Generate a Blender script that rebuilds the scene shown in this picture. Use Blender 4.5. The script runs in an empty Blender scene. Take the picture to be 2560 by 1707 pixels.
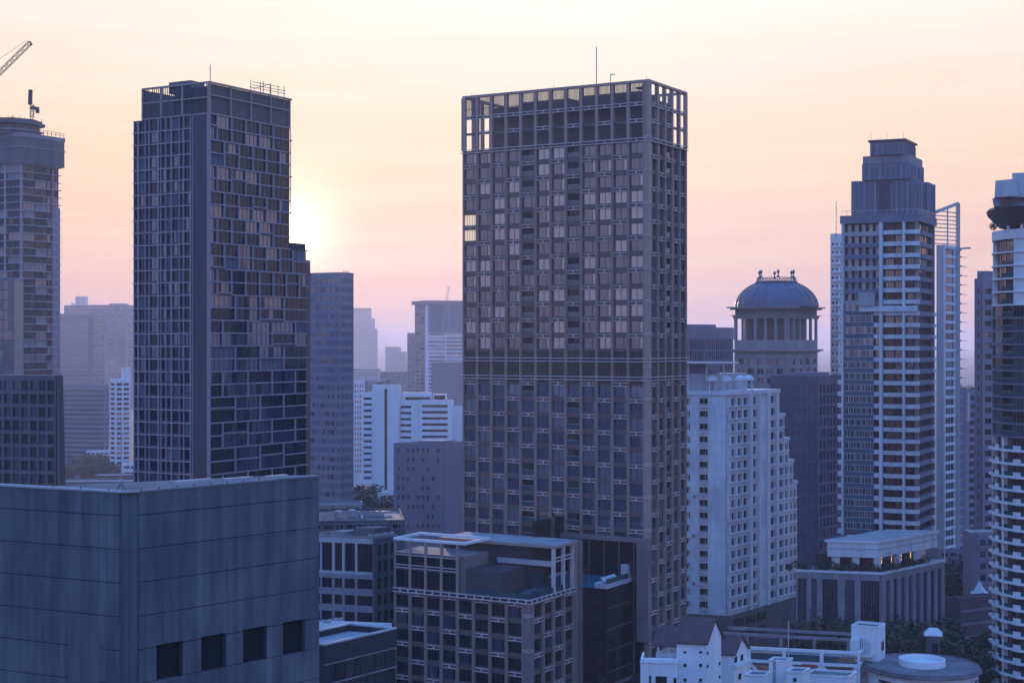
import bpy, math, random
from mathutils import Vector
random.seed(7)
R_ = math.radians
SC = bpy.context.scene
COL = SC.collection

# ------------------------------------------------------------------ camera
F, CX, HY, CAMZ = 3876.0, 1280.0, 853.5, 95.0
cd = bpy.data.cameras.new("camera"); cam = bpy.data.objects.new("camera", cd); COL.objects.link(cam)
cam.location = (0, 0, CAMZ); cam.rotation_euler = (R_(90), 0, 0)
cd.sensor_width = 36.0; cd.lens = F / 2560.0 * 36.0
cd.clip_start = 1.0; cd.clip_end = 60000
SC.camera = cam

# ------------------------------------------------------------------ world / sun / exposure
SUN_AZ, SUN_EL = -8.25, 4.0          # degrees right of +Y, above horizon
sv = Vector((math.sin(R_(SUN_AZ)) * math.cos(R_(SUN_EL)), math.cos(R_(SUN_AZ)) * math.cos(R_(SUN_EL)), math.sin(R_(SUN_EL))))
W = bpy.data.worlds.new("World"); SC.world = W; W.use_nodes = True
wt = W.node_tree; wt.nodes.clear()
def wn(t, **k):
    n = wt.nodes.new(t)
    for a, v in k.items(): setattr(n, a, v)
    return n
def wmath(op, a, b=None, c=None, clamp=False):
    n = wn('ShaderNodeMath', operation=op, use_clamp=clamp)
    for i, v in enumerate((a, b, c)):
        if v is None: continue
        if isinstance(v, (int, float)): n.inputs[i].default_value = v
        else: wt.links.new(v, n.inputs[i])
    return n.outputs[0]
def wramp(fac, stops):
    n = wn('ShaderNodeValToRGB'); r = n.color_ramp
    while len(r.elements) < len(stops): r.elements.new(0.5)
    for e, (p, c) in zip(r.elements, stops): e.position = p; e.color = (*c, 1)
    wt.links.new(fac, n.inputs[0]); return n.outputs[0]
def wmix(fac, a, b, blend='MIX'):
    n = wn('ShaderNodeMix', data_type='RGBA', blend_type=blend)
    if isinstance(fac, (int, float)): n.inputs[0].default_value = fac
    else: wt.links.new(fac, n.inputs[0])
    for s, v in ((6, a), (7, b)):
        if isinstance(v, tuple): n.inputs[s].default_value = (*v, 1)
        else: wt.links.new(v, n.inputs[s])
    return n.outputs[2]
tc = wn('ShaderNodeTexCoord'); sep = wn('ShaderNodeSeparateXYZ'); wt.links.new(tc.outputs['Generated'], sep.inputs[0])
dx, dy, dz = sep.outputs
# thin streaky cloud veil: noise on the direction, squeezed vertically
mp = wn('ShaderNodeMapping'); mp.inputs['Scale'].default_value = (2.2, 2.2, 30.0); wt.links.new(tc.outputs['Generated'], mp.inputs[0])
nz = wn('ShaderNodeTexNoise'); nz.inputs['Scale'].default_value = 2.2; nz.inputs['Detail'].default_value = 6; nz.inputs['Roughness'].default_value = .55
wt.links.new(mp.outputs[0], nz.inputs['Vector'])
streak = wmath('MULTIPLY_ADD', nz.outputs[0], 1.0, -0.5)
zz = wmath('MULTIPLY_ADD', streak, 0.06, dz)
fac = wmath('MULTIPLY', wmath('SQRT', wmath('MAXIMUM', zz, 0.0)), 1.0, clamp=True)   # sqrt spreads the low sky over the ramp
s_ = lambda deg: math.sqrt(math.sin(R_(deg)))
front = wramp(fac, [(0.0, (.74, .52, .60)), (s_(1.5), (.85, .58, .60)), (s_(2.6), (.90, .62, .60)), (s_(4.2), (.96, .69, .59)), (s_(6.5), (1.0, .78, .62)), (s_(9.0), (1.02, .86, .72)),
                    (s_(10.5), (1.03, .92, .82)), (s_(12.5), (1.06, 1.0, .95)), (s_(22), (.85, .90, 1.02)), (s_(50), (.18, .52, 1.4)), (1.0, (.10, .44, 1.5))])
back = wramp(fac, [(0.0, (.66, .58, .90)), (s_(6), (.60, .66, 1.18)), (s_(15), (.34, .66, 1.62)), (s_(40), (.15, .56, 1.8)), (1.0, (.11, .47, 1.6))])
ff = wmath('SMOOTH_MIN', 1.0, wmath('MAXIMUM', wmath('MULTIPLY_ADD', dy, 1.5, -0.28), 0.0), 0.1)
ff = wmath('MINIMUM', wmath('MAXIMUM', ff, 0.0), 1.0)
sky = wmix(ff, back, front)
# side fall-off across the front: warmer and a little darker away from the bright centre
side = wmath('MULTIPLY', wmath('POWER', wmath('ABSOLUTE', wmath('SUBTRACT', dx, 0.06)), 1.3), 1.6, clamp=True)
sky = wmix(side, sky, wmix(1.0, sky, (.96, .78, .66), 'MULTIPLY'))
sky = wmix(wmath('MULTIPLY_ADD', streak, 0.9, 0.0, clamp=True), sky, (1.0, .90, .82))
# sun: disc and glow round its direction
dot = wn('ShaderNodeVectorMath', operation='DOT_PRODUCT'); wt.links.new(tc.outputs['Generated'], dot.inputs[0]); dot.inputs[1].default_value = sv
d = wmath('MAXIMUM', dot.outputs['Value'], 0.0)
g1 = wmath('MULTIPLY', wmath('POWER', d, 500.0), 0.05)
g2 = wmath('MULTIPLY', wmath('POWER', d, 2200.0), .7)
g3 = wmath('MULTIPLY', wmath('POWER', d, 18000.0), 8.0)
sky = wmix(1.0, sky, wmix(1.0, (1.0, .80, .50), g1, 'MULTIPLY'), 'ADD')
sky = wmix(1.0, sky, wmix(1.0, (1.0, .82, .58), g2, 'MULTIPLY'), 'ADD')
sky = wmix(1.0, sky, wmix(1.0, (1.0, .90, .72), g3, 'MULTIPLY'), 'ADD')
below = wmath('MULTIPLY', dz, -40.0, clamp=True)
sky = wmix(below, sky, (.06, .14, .36))
bg = wn('ShaderNodeBackground'); wt.links.new(sky, bg.inputs[0]); bg.inputs[1].default_value = 1.02
nis = wn('ShaderNodeTexSky', sky_type='NISHITA'); nis.sun_disc = False
nis.sun_elevation = R_(SUN_EL); nis.sun_rotation = R_(SUN_AZ); nis.dust_density = 2.0; nis.ozone_density = 3.0
bg2 = wn('ShaderNodeBackground'); wt.links.new(nis.outputs[0], bg2.inputs[0]); bg2.inputs[1].default_value = 0.006
ad = wn('ShaderNodeAddShader'); wt.links.new(bg.outputs[0], ad.inputs[0]); wt.links.new(bg2.outputs[0], ad.inputs[1])
wo = wn('ShaderNodeOutputWorld'); wt.links.new(ad.outputs[0], wo.inputs[0])

sl = bpy.data.lights.new("sun", 'SUN'); sl.energy = 3.0; sl.angle = R_(0.8); sl.color = (1.0, .70, .52)
so = bpy.data.objects.new("sun", sl); COL.objects.link(so)
so.rotation_euler = (-sv).to_track_quat('-Z', 'Y').to_euler(); so.location = sv * 3000

SC.view_settings.view_transform = 'Standard'; SC.view_settings.look = 'None'
SC.view_settings.exposure = 0.0; SC.view_settings.gamma = 1.0
SC.render.engine = 'CYCLES'
cy = SC.cycles
cy.use_denoising = True
cy.max_bounces = 5; cy.diffuse_bounces = 2; cy.glossy_bounces = 3; cy.volume_bounces = 1; cy.transmission_bounces = 2
cy.sample_clamp_indirect = 4.0; cy.caustics_reflective = False; cy.caustics_refractive = False

# ------------------------------------------------------------------ materials
MATS = {}
def mat(name, col, rough=.8, spec=.4, metal=0.0, var=.18, scale=.35, stretch=(1, 1, 1), ior=1.5, bump=0.0, emit=None, coords='Object', fine=0.0):
    m = bpy.data.materials.new(name); m.use_nodes = True; nt = m.node_tree
    b = nt.nodes['Principled BSDF']; L = nt.links.new
    b.inputs['Roughness'].default_value = rough; b.inputs['Metallic'].default_value = metal
    b.inputs['Specular IOR Level'].default_value = spec; b.inputs['IOR'].default_value = ior
    tcn = nt.nodes.new('ShaderNodeTexCoord'); mpn = nt.nodes.new('ShaderNodeMapping'); mpn.inputs['Scale'].default_value = stretch
    geo = nt.nodes.new('ShaderNodeNewGeometry')
    L(geo.outputs['Position'] if coords == 'World' else tcn.outputs[coords], mpn.inputs[0])
    n1 = nt.nodes.new('ShaderNodeTexNoise'); n1.inputs['Scale'].default_value = scale; n1.inputs['Detail'].default_value = 7; n1.inputs['Roughness'].default_value = .6
    L(mpn.outputs[0], n1.inputs['Vector'])
    cr = nt.nodes.new('ShaderNodeValToRGB'); e = cr.color_ramp.elements
    e[0].position = .28; e[1].position = .72
    e[0].color = (*[c * (1 - var) for c in col], 1); e[1].color = (*[min(1, c * (1 + var)) for c in col], 1)
    L(n1.outputs[0], cr.inputs[0]); out = cr.outputs[0]
    if fine:
        n2 = nt.nodes.new('ShaderNodeTexNoise'); n2.inputs['Scale'].default_value = scale * 9; n2.inputs['Detail'].default_value = 4
        L(mpn.outputs[0], n2.inputs['Vector'])
        mx = nt.nodes.new('ShaderNodeMix'); mx.data_type = 'RGBA'; mx.blend_type = 'MULTIPLY'; mx.inputs[0].default_value = fine
        L(out, mx.inputs[6]); L(n2.outputs[0], mx.inputs[7]); out = mx.outputs[2]
    L(out, b.inputs['Base Color'])
    if bump:
        bn = nt.nodes.new('ShaderNodeBump'); bn.inputs['Strength'].default_value = bump; bn.inputs['Distance'].default_value = .05
        L(n1.outputs[0], bn.inputs['Height']); L(bn.outputs[0], b.inputs['Normal'])
    if emit:
        b.inputs['Emission Color'].default_value = (*emit[0], 1); b.inputs['Emission Strength'].default_value = emit[1]
    MATS[name] = m; return m
def glass(name, col, rough=.06, ior=1.9):
    """coated window glass: dark body, mirror-like coat, every pane very slightly out of plane"""
    m = mat(name, col, rough=rough, spec=.5, ior=ior, var=.25, scale=.5)
    nt = m.node_tree; b = nt.nodes['Principled BSDF']
    n = nt.nodes.new('ShaderNodeTexNoise'); n.inputs['Scale'].default_value = .25; n.inputs['Detail'].default_value = 1
    g = nt.nodes.new('ShaderNodeNewGeometry'); nt.links.new(g.outputs['Position'], n.inputs['Vector'])
    bn = nt.nodes.new('ShaderNodeBump'); bn.inputs['Strength'].default_value = .12; bn.inputs['Distance'].default_value = .15
    nt.links.new(n.outputs[0], bn.inputs['Height']); nt.links.new(bn.outputs[0], b.inputs['Normal'])
    return m
def panel_mat(name, c1, c2, mortar, w, h, off=0.0, ms=.012, rough=.7, vs=.25):
    m = bpy.data.materials.new(name); m.use_nodes = True; nt = m.node_tree; L = nt.links.new
    b = nt.nodes['Principled BSDF']; b.inputs['Roughness'].default_value = rough
    uv = nt.nodes.new('ShaderNodeUVMap')
    br = nt.nodes.new('ShaderNodeTexBrick'); br.offset = off; br.squash = 1.0
    for k, v in (('Color1', (*c1, 1)), ('Color2', (*c2, 1)), ('Mortar', (*mortar, 1))): br.inputs[k].default_value = v
    br.inputs['Scale'].default_value = 1.0; br.inputs['Mortar Size'].default_value = ms; br.inputs['Mortar Smooth'].default_value = .3
    br.inputs['Brick Width'].default_value = w; br.inputs['Row Height'].default_value = h
    L(uv.outputs[0], br.inputs['Vector'])
    mp = nt.nodes.new('ShaderNodeMapping'); mp.inputs['Scale'].default_value = (1, .12, 1); L(uv.outputs[0], mp.inputs[0])
    n = nt.nodes.new('ShaderNodeTexNoise'); n.inputs['Scale'].default_value = .9; n.inputs['Detail'].default_value = 8; L(mp.outputs[0], n.inputs['Vector'])
    cr = nt.nodes.new('ShaderNodeValToRGB'); e = cr.color_ramp.elements
    e[0].position = .3; e[1].position = .7; e[0].color = (1 - vs,) * 3 + (1,); e[1].color = (1.0,) * 3 + (1,)
    L(n.outputs[0], cr.inputs[0])
    mx = nt.nodes.new('ShaderNodeMix'); mx.data_type = 'RGBA'; mx.blend_type = 'MULTIPLY'; mx.inputs[0].default_value = 1
    L(br.outputs[0], mx.inputs[6]); L(cr.outputs[0], mx.inputs[7])
    n3 = nt.nodes.new('ShaderNodeTexNoise'); n3.inputs['Scale'].default_value = .11; n3.inputs['Detail'].default_value = 5; L(uv.outputs[0], n3.inputs['Vector'])
    c3 = nt.nodes.new('ShaderNodeValToRGB'); c3.color_ramp.elements[0].position = .38; c3.color_ramp.elements[1].position = .62; c3.color_ramp.elements[0].color = (.74, .74, .76, 1)
    L(n3.outputs[0], c3.inputs[0]); m3 = nt.nodes.new('ShaderNodeMix'); m3.data_type = 'RGBA'; m3.blend_type = 'MULTIPLY'; m3.inputs[0].default_value = 1
    L(mx.outputs[2], m3.inputs[6]); L(c3.outputs[0], m3.inputs[7]); L(m3.outputs[2], b.inputs['Base Color'])
    bp = nt.nodes.new('ShaderNodeBump'); bp.inputs['Strength'].default_value = .35; bp.inputs['Distance'].default_value = .02; L(br.outputs['Fac'], bp.inputs['Height']); bp.invert = True; L(bp.outputs[0], b.inputs['Normal'])
    MATS[name] = m; return m
ST = (1, 1, .12)
mat('ground', (.055, .060, .070), var=.5, scale=.02, fine=.5)
mat('asphalt', (.05, .05, .055), var=.3, scale=.1)
mat('concrete', (.30, .29, .29), var=.25, scale=.25, stretch=ST, fine=.3)
mat('dark_concrete', (.14, .135, .14), var=.3, scale=.25, stretch=ST, fine=.3)
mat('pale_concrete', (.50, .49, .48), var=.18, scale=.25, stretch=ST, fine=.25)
mat('white_paint', (.84, .84, .83), rough=.7, var=.08, scale=.3, stretch=(1, 1, .1), fine=.18)
mat('white_old', (.80, .80, .79), rough=.8, var=.22, scale=.4, stretch=(1, 1, .1), fine=.3)
mat('bronze_grey', (.40, .265, .21), rough=.5, var=.12, scale=.4, stretch=ST)
mat('pale_bar', (.60, .49, .45), rough=.5, var=.12, scale=.6)
mat('spandrel', (.15, .095, .085), rough=.45, var=.15, scale=.4)
mat('core_dark', (.035, .035, .04), rough=.9, var=.2)
mat('slat', (.13, .095, .085), rough=.6)
mat('louvre_black', (.02, .02, .022), rough=.6)
mat('strip_dark', (.10, .07, .07), rough=.6, var=.25, stretch=ST)
mat('frame_mauve', (.36, .30, .30), rough=.5, var=.12, scale=.4, stretch=ST)
mat('metal_dark', (.07, .065, .07), rough=.5, metal=.3)
mat('metal_pale', (.45, .45, .46), rough=.4, metal=.3)
mat('crane_yellow', (.55, .36, .16), rough=.6)
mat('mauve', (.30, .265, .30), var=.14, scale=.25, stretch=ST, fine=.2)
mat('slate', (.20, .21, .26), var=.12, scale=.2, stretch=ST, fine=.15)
mat('maroon', (.14, .10, .12), var=.25, scale=.3, fine=.3)
mat('teal_panel', (.075, .13, .17), rough=.35, var=.15, scale=.3)
mat('navy_rib', (.10, .10, .15), rough=.6, var=.2, scale=.3)
mat('roof_tile', (.16, .075, .075), rough=.75, var=.3, scale=1.2, stretch=(1, 1, .5), fine=.4, bump=.3)
mat('roof_deck', (.45, .43, .43), var=.3, scale=.25, fine=.35, coords='World')
mat('roof_old', (.23, .20, .20), var=.4, scale=.3, fine=.5, coords='World')
mat('roof_stained', (.22, .21, .22), var=.55, scale=.18, fine=.5, coords='World')
mat('dome_metal', (.085, .12, .17), rough=.45, metal=.2, var=.15, scale=.4)
mat('leaf_dark', (.016, .028, .015), rough=.7, var=.4, scale=.6, coords='World')
mat('leaf_light', (.050, .072, .030), rough=.7, var=.4, scale=.6, coords='World')
mat('bark', (.09, .07, .055), var=.3, scale=2)
mat('timber', (.20, .15, .12), var=.25, scale=1.0)
mat('cloth_red', (.35, .06, .05), rough=.9)
mat('lit_room', (.5, .42, .3), emit=((1.0, .78, .52), .7))  # pane emission stands in for bright sky seen through the corner bay
mat('lamp_warm', (.8, .6, .35), emit=((1.0, .58, .28), .9))
mat('curtain', (.42, .40, .38), rough=.8, var=.12)
mat('curtain_dim', (.13, .14, .17), rough=.7, var=.15)
glass('glass_dark', (.006, .009, .014), ior=1.5)
glass('glass_mid', (.014, .028, .055), ior=2.3)
glass('glass_pale', (.08, .085, .11), ior=3.2)
glass('glass_teal', (.012, .070, .085), ior=1.7)
glass('glass_blue', (.02, .035, .07), ior=2.2)
wm = mat('pool_water', (.02, .20, .27), rough=.08, spec=.5, ior=1.33, var=.1, scale=1.5, bump=.25)
panel_mat('metal_panels', (.165, .195, .205), (.145, .17, .18), (.05, .05, .055), .74, 40.0, ms=.016, vs=.45)
panel_mat('precast', (.90, .90, .89), (.85, .85, .84), (.5, .5, .5), 60.0, 3.29, ms=.03, vs=.14)
panel_mat('podium_stone', (.36, .36, .37), (.31, .31, .32), (.2, .2, .2), 1.2, 1.5, off=0.0, ms=.02, vs=.25)
panel_mat('brown_panels', (.30, .225, .195), (.25, .19, .17), (.11, .10, .10), 1.3, 3.3, ms=.02, vs=.2)
panel_mat('tile_roof_grid', (.33, .32, .33), (.27, .26, .27), (.2, .2, .2), 1.5, 1.5, ms=.02, vs=.4)

# ------------------------------------------------------------------ mesh builder
class MB:
    def __init__(s): s.v = []; s.f = []; s.m = []; s.uv = []
    def face(s, pts, m, uv=None):
        i = len(s.v); s.v += [tuple(p) for p in pts]; s.f.append(tuple(range(i, i + len(pts)))); s.m.append(m)
        if uv is None:
            a = Vector(pts[1]) - Vector(pts[0]); c = Vector(pts[2]) - Vector(pts[1]); n = a.cross(c)
            if n.length > 0: n.normalize()
            if abs(n.z) > .7: uv = [(p[0], p[1]) for p in pts]
            else:
                h = Vector((-n.y, n.x, 0)); h = h.normalized() if h.length else Vector((1, 0, 0))
                uv = [(p[0] * h.x + p[1] * h.y, p[2]) for p in pts]
        s.uv += uv
    def hexa(s, P, m):
        """8 points: bottom ring 0-3, top ring 4-7, counter-clockwise from above"""
        for q in ((3, 2, 1, 0), (4, 5, 6, 7), (0, 1, 5, 4), (1, 2, 6, 5), (2, 3, 7, 6), (3, 0, 4, 7)):
            s.face([P[i] for i in q], m)
    def box(s, fc, u0, u1, d0, d1, z0, z1, m):
        if u1 - u0 < 1e-4 or d1 - d0 < 1e-4 or z1 - z0 < 1e-4: return
        q = [(u0, d0), (u1, d0), (u1, d1), (u0, d1)]
        if fc.hand < 0: q = q[::-1]
        b = [fc.pt(u, dd) for u, dd in q]
        P = [(p[0], p[1], z0) for p in b] + [(p[0], p[1], z1) for p in b]
        s.hexa(P, m)
    def prism(s, pts, z0, z1, m, mtop=None):
        a = sum(pts[i][0] * pts[(i + 1) % len(pts)][1] - pts[(i + 1) % len(pts)][0] * pts[i][1] for i in range(len(pts)))
        if a < 0: pts = pts[::-1]
        n = len(pts)
        s.face([(p[0], p[1], z1) for p in pts], mtop or m); s.face([(p[0], p[1], z0) for p in pts[::-1]], m)
        for i in range(n):
            p, q = pts[i], pts[(i + 1) % n]
            s.face([(p[0], p[1], z0), (q[0], q[1], z0), (q[0], q[1], z1), (p[0], p[1], z1)], m)
    def beam(s, p, q, w, m, h=None):
        p, q = Vector(p), Vector(q); a = (q - p)
        if a.length < 1e-5: return
        a.normalize(); up = Vector((0, 0, 1)) if abs(a.z) < .95 else Vector((0, 1, 0))
        x = a.cross(up).normalized() * (w / 2); y = x.normalized().cross(a) * ((h or w) / 2)
        P = [p - x - y, p + x - y, p + x + y, p - x + y]; Q = [k + (q - p) for k in P]
        for i in range(4):
            j = (i + 1) % 4; s.face([P[i], P[j], Q[j], Q[i]], m)
        s.face(P[::-1], m); s.face(Q, m)
    def lathe(s, c, prof, m, seg=32, a0=0.0, a1=2 * math.pi, close=True, sx=1.0, sy=1.0):
        for (r0, z0), (r1, z1) in zip(prof, prof[1:]):
            for k in range(seg):
                t0 = a0 + (a1 - a0) * k / seg; t1 = a0 + (a1 - a0) * (k + 1) / seg
                A = (c[0] + r0 * math.cos(t0) * sx, c[1] + r0 * math.sin(t0) * sy, z0); B = (c[0] + r0 * math.cos(t1) * sx, c[1] + r0 * math.sin(t1) * sy, z0)
                C = (c[0] + r1 * math.cos(t1) * sx, c[1] + r1 * math.sin(t1) * sy, z1); D = (c[0] + r1 * math.cos(t0) * sx, c[1] + r1 * math.sin(t0) * sy, z1)
                if r0 < 1e-5: s.face([A, C, D], m)
                elif r1 < 1e-5: s.face([A, B, C], m)
                else: s.face([A, B, C, D], m)
    def cyl(s, p, r, z0, z1, m, seg=12): s.lathe(p, [(0, z0), (r, z0), (r, z1), (0, z1)], m, seg)
    def mesh(s, name, off=(0, 0, 0)):
        me = bpy.data.meshes.new(name)
        me.from_pydata([(v[0] - off[0], v[1] - off[1], v[2] - off[2]) for v in s.v], [], s.f)
        names = sorted(set(s.m)); idx = {n: i for i, n in enumerate(names)}
        for n in names: me.materials.append(MATS[n])
        me.polygons.foreach_set('material_index', [idx[n] for n in s.m])
        ul = me.uv_layers.new(name='UVMap'); flat = [c for u in s.uv for c in u]; ul.data.foreach_set('uv', flat)
        me.update(); return me
    def build(s, name, parent=None, smooth=False):
        off = tuple(parent.location) if parent else (0, 0, 0)
        if parent and parent.parent: off = tuple(Vector(off) + parent.parent.location)
        me = s.mesh(name, off)
        if smooth:
            me.polygons.foreach_set('use_smooth', [True] * len(me.polygons))
        o = bpy.data.objects.new(name, me); COL.objects.link(o)
        if parent: o.parent = parent
        return o

def tag(o, label=None, cat=None, group=None, kind=None):
    if label: o['label'] = label
    if cat: o['category'] = cat
    if group: o['group'] = group
    if kind: o['kind'] = kind
    return o
def thing(name, label, cat, loc=(0, 0, 0), group=None):
    o = bpy.data.objects.new(name, None); o.empty_display_size = 2; COL.objects.link(o); o.location = loc
    return tag(o, label, cat, group)

# ------------------------------------------------------------------ picture -> place
def wx(px, Y): return (px - CX) / F * Y
def wz(py, Y): return CAMZ - (py - HY) / F * Y
class Face:
    """a vertical facade plane: origin, direction along it, outward normal"""
    def __init__(s, o, ang, left, L=0.0):
        a = R_(ang); s.o = (o[0], o[1])
        s.u = (-math.sin(a), math.cos(a)) if left else (math.sin(a), math.cos(a))
        s.n = (-math.cos(a), -math.sin(a)) if left else (math.cos(a), -math.sin(a))
        s.hand = 1 if left else -1; s.L = L
    def pt(s, u, d=0.0): return (s.o[0] + s.u[0] * u + s.n[0] * d, s.o[1] + s.u[1] * u + s.n[1] * d)
    def up(s, px):
        k = (px - CX) / F
        return (s.o[0] - k * s.o[1]) / (k * s.u[1] - s.u[0])
    def z(s, py, u=0.0): return wz(py, s.pt(u)[1])
    def off(s, d):
        f = Face((0, 0), 0, True); f.__dict__.update(s.__dict__); f.o = s.pt(0, d); return f
def edge_face(p, q):
    """facade along p->q with its outward normal on the right-hand side of that direction"""
    f = Face((0, 0), 0, True); L = math.hypot(q[0] - p[0], q[1] - p[1])
    f.o = p; f.u = ((q[0] - p[0]) / L, (q[1] - p[1]) / L); f.n = (f.u[1], -f.u[0]); f.hand = -1; f.L = L
    return f

WIN = {}
def wingeo(w, h, mull, trans, fw, fm, panes, var):
    key = (round(w, 2), round(h, 2), mull, trans, fw, fm, panes, var)
    if key in WIN: return WIN[key]
    r = random.Random(hash((round(w * 100), round(h * 100), mull, var)))
    b = MB(); fc = Face((0, 0), 0, True); fc.u = (1, 0); fc.n = (0, 1); fc.hand = 1
    xs = [0.0] + [w * (k + 1) / (mull + 1) for k in range(mull)] + [w]
    if mull >= 1 and var % 2: xs[1] = w * .30 if mull == 1 else xs[1]
    base = r.choice(panes)
    for a, c in zip(xs, xs[1:]):
        b.box(fc, a, c, 0, .05, 0, h, base if r.random() < .85 else r.choice(panes))
    if fw > 0:
        for x in xs: b.box(fc, max(0, x - fw / 2), min(w, x + fw / 2), .051, .12, 0, h, fm)
        for z in ([0, h - fw] + ([h * trans] if trans else [])): b.box(fc, fw / 2, w - fw / 2, .052, .115, z, z + fw, fm)
    WIN[key] = b; b.me = None; return b

class Bld:
    def __init__(s, name, label, cat, cpx, Y, lpx, rpx, ytop, aL=59.9, aR=30.1, group=None, zb=0.0):
        s.o = (wx(cpx, Y), Y); s.Y = Y
        s.L = Face(s.o, aL, True); s.R = Face(s.o, aR, False)
        s.W = s.L.up(lpx); s.D = s.R.up(rpx); s.L.L = s.W; s.R.L = s.D
        s.sin = math.sin(R_(aL + aR)); s.zt = wz(ytop, Y); s.zb = zb
        s.e = thing(name, label, cat, (s.o[0], s.o[1], zb), group)
        s.parts = {}; s.wins = []; s.seq = []
    def p(s, part='wall'):
        return s.parts.setdefault(part, MB())
    def pt(s, a, b): return (s.o[0] + s.L.u[0] * a + s.R.u[0] * b, s.o[1] + s.L.u[1] * a + s.R.u[1] * b)
    def par(s, a0, a1, b0, b1, z0, z1, m, part='wall', mtop=None):
        s.p(part).prism([s.pt(a0, b0), s.pt(a0, b1), s.pt(a1, b1), s.pt(a1, b0)], z0, z1, m, mtop)
    def core(s, t, z0, z1, m='core_dark', part='wall', mtop='roof_deck', a1=None, b1=None):
        k = t / s.sin
        s.par(k, (a1 or s.W), k, (b1 or s.D), z0, z1, m, part, mtop)
    def ring(s, a0, a1, b0, b1, z0, z1, th, m, part='parapet'):
        s.par(a0, a1, b0, b0 + th, z0, z1, m, part); s.par(a0, a1, b1 - th, b1, z0, z1, m, part)
        s.par(a0, a0 + th, b0 + th, b1 - th, z0, z1, m, part); s.par(a1 - th, a1, b0 + th, b1 - th, z0, z1, m, part)
    def win(s, fc, u0, u1, z0, z1, d, mull=1, trans=0, fw=.08, fm='metal_dark', panes=('glass_dark', 'glass_mid'), kind='window'):
        s.wins.append((fc, u0, u1, z0, z1, d, mull, trans, fw, fm, tuple(panes), kind))
    def punched(s, fc, U0, U1, Z0, Z1, t, cols, rows, m, part='wall', style=None, skip=None, proud=0.0):
        mb = s.p(part); st = style or {}
        edges = [U0] + [x for c in cols for x in c] + [U1]
        for i in range(0, len(edges), 2): mb.box(fc, edges[i], edges[i + 1], -t, proud, Z0, Z1, m)
        for i, (a, b) in enumerate(cols):
            z = Z0
            for j, (c, d) in enumerate(rows):
                if skip and skip(i, j): continue
                mb.box(fc, a, b, -t, proud, z, c, m); z = d
                s.win(fc, a, b, c, d, -t + .02, **(st(i, j) if callable(st) else st))
            mb.box(fc, a, b, -t, proud, z, Z1, m)
    def finish(s, cap=100):
        by = {}
        for w in s.wins: by.setdefault(w[-1], []).append(w)
        for kind, L in by.items():
            def size(w):
                fc, u0, u1, z0, z1 = w[:5]; c = fc.pt((u0 + u1) / 2)
                px = CX + F * c[0] / c[1]; py = HY - F * ((z0 + z1) / 2 - CAMZ) / c[1]
                vis = -(fc.n[0] * c[0] + fc.n[1] * c[1]) / math.hypot(*c)
                out = px < -20 or px > 2580 or py < -20 or py > 1727
                return (u1 - u0) * (z1 - z0) * max(vis, 0) / c[1] ** 2 * (0.01 if out else 1)
            L = sorted(L, key=size, reverse=True)
            rest = MB()
            for i, (fc, u0, u1, z0, z1, d, mull, trans, fw, fm, panes, k) in enumerate(L):
                g = wingeo(u1 - u0, z1 - z0, mull, trans, fw, fm, panes, random.randrange(4))
                if fc.hand > 0: o2 = fc.pt(u0, d); ux = fc.u
                else: o2 = fc.pt(u1, d); ux = (-fc.u[0], -fc.u[1])
                if i < cap:
                    if g.me is None: g.me = g.mesh(kind)
                    ob = bpy.data.objects.new(kind, g.me); COL.objects.link(ob); ob.parent = s.e
                    ob.location = (o2[0] - s.e.location[0], o2[1] - s.e.location[1], z0 - s.e.location[2])
                    ob.rotation_euler = (0, 0, math.atan2(ux[1], ux[0]))
                else:
                    n = fc.n; b = len(rest.v)
                    rest.v += [(o2[0] + ux[0] * v[0] + n[0] * v[1], o2[1] + ux[1] * v[0] + n[1] * v[1], z0 + v[2]) for v in g.v]
                    rest.f += [tuple(b + q for q in f) for f in g.f]; rest.m += g.m; rest.uv += g.uv
            if rest.f: tag(rest.build(kind, s.e), kind='stuff')
        for part, mb in s.parts.items():
            if mb.f: mb.build(part.split('#')[0], s.e)
        return s.e

def spans(a, b, n, gap):
    """n openings between a and b with gaps of the given width between and outside them"""
    w = (b - a - gap * (n + 1)) / n
    return [(a + gap + i * (w + gap), a + gap + i * (w + gap) + w) for i in range(n)]
def floors(zt, zb, h, sill, head, top=0.0):
    out = []; z = zt - top - h
    while z > zb: out.append((z + sill, z + h - head)); z -= h
    return out[::-1]

# ------------------------------------------------------------------ the setting
g = MB(); g.face([(-9000, -900, 0), (9000, -900, 0), (9000, 16000, 0), (-9000, 16000, 0)], 'ground')
tag(g.build('ground'), kind='structure')
def road(p, q, w):
    a = Vector((q[0] - p[0], q[1] - p[1])).normalized(); n = Vector((-a.y, a.x)) * w / 2
    m = MB(); m.face([(p[0] - n.x, p[1] - n.y, .02), (q[0] - n.x, q[1] - n.y, .02), (q[0] + n.x, q[1] + n.y, .02), (p[0] + n.x, p[1] + n.y, .02)][::1], 'asphalt')
    o = m.build('road'); tag(o, kind='structure')
road((-190, 120), (230, 840), 14); road((90, 60), (130, 900), 12)

DG = ('glass_dark', 'glass_dark', 'glass_mid')
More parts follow.
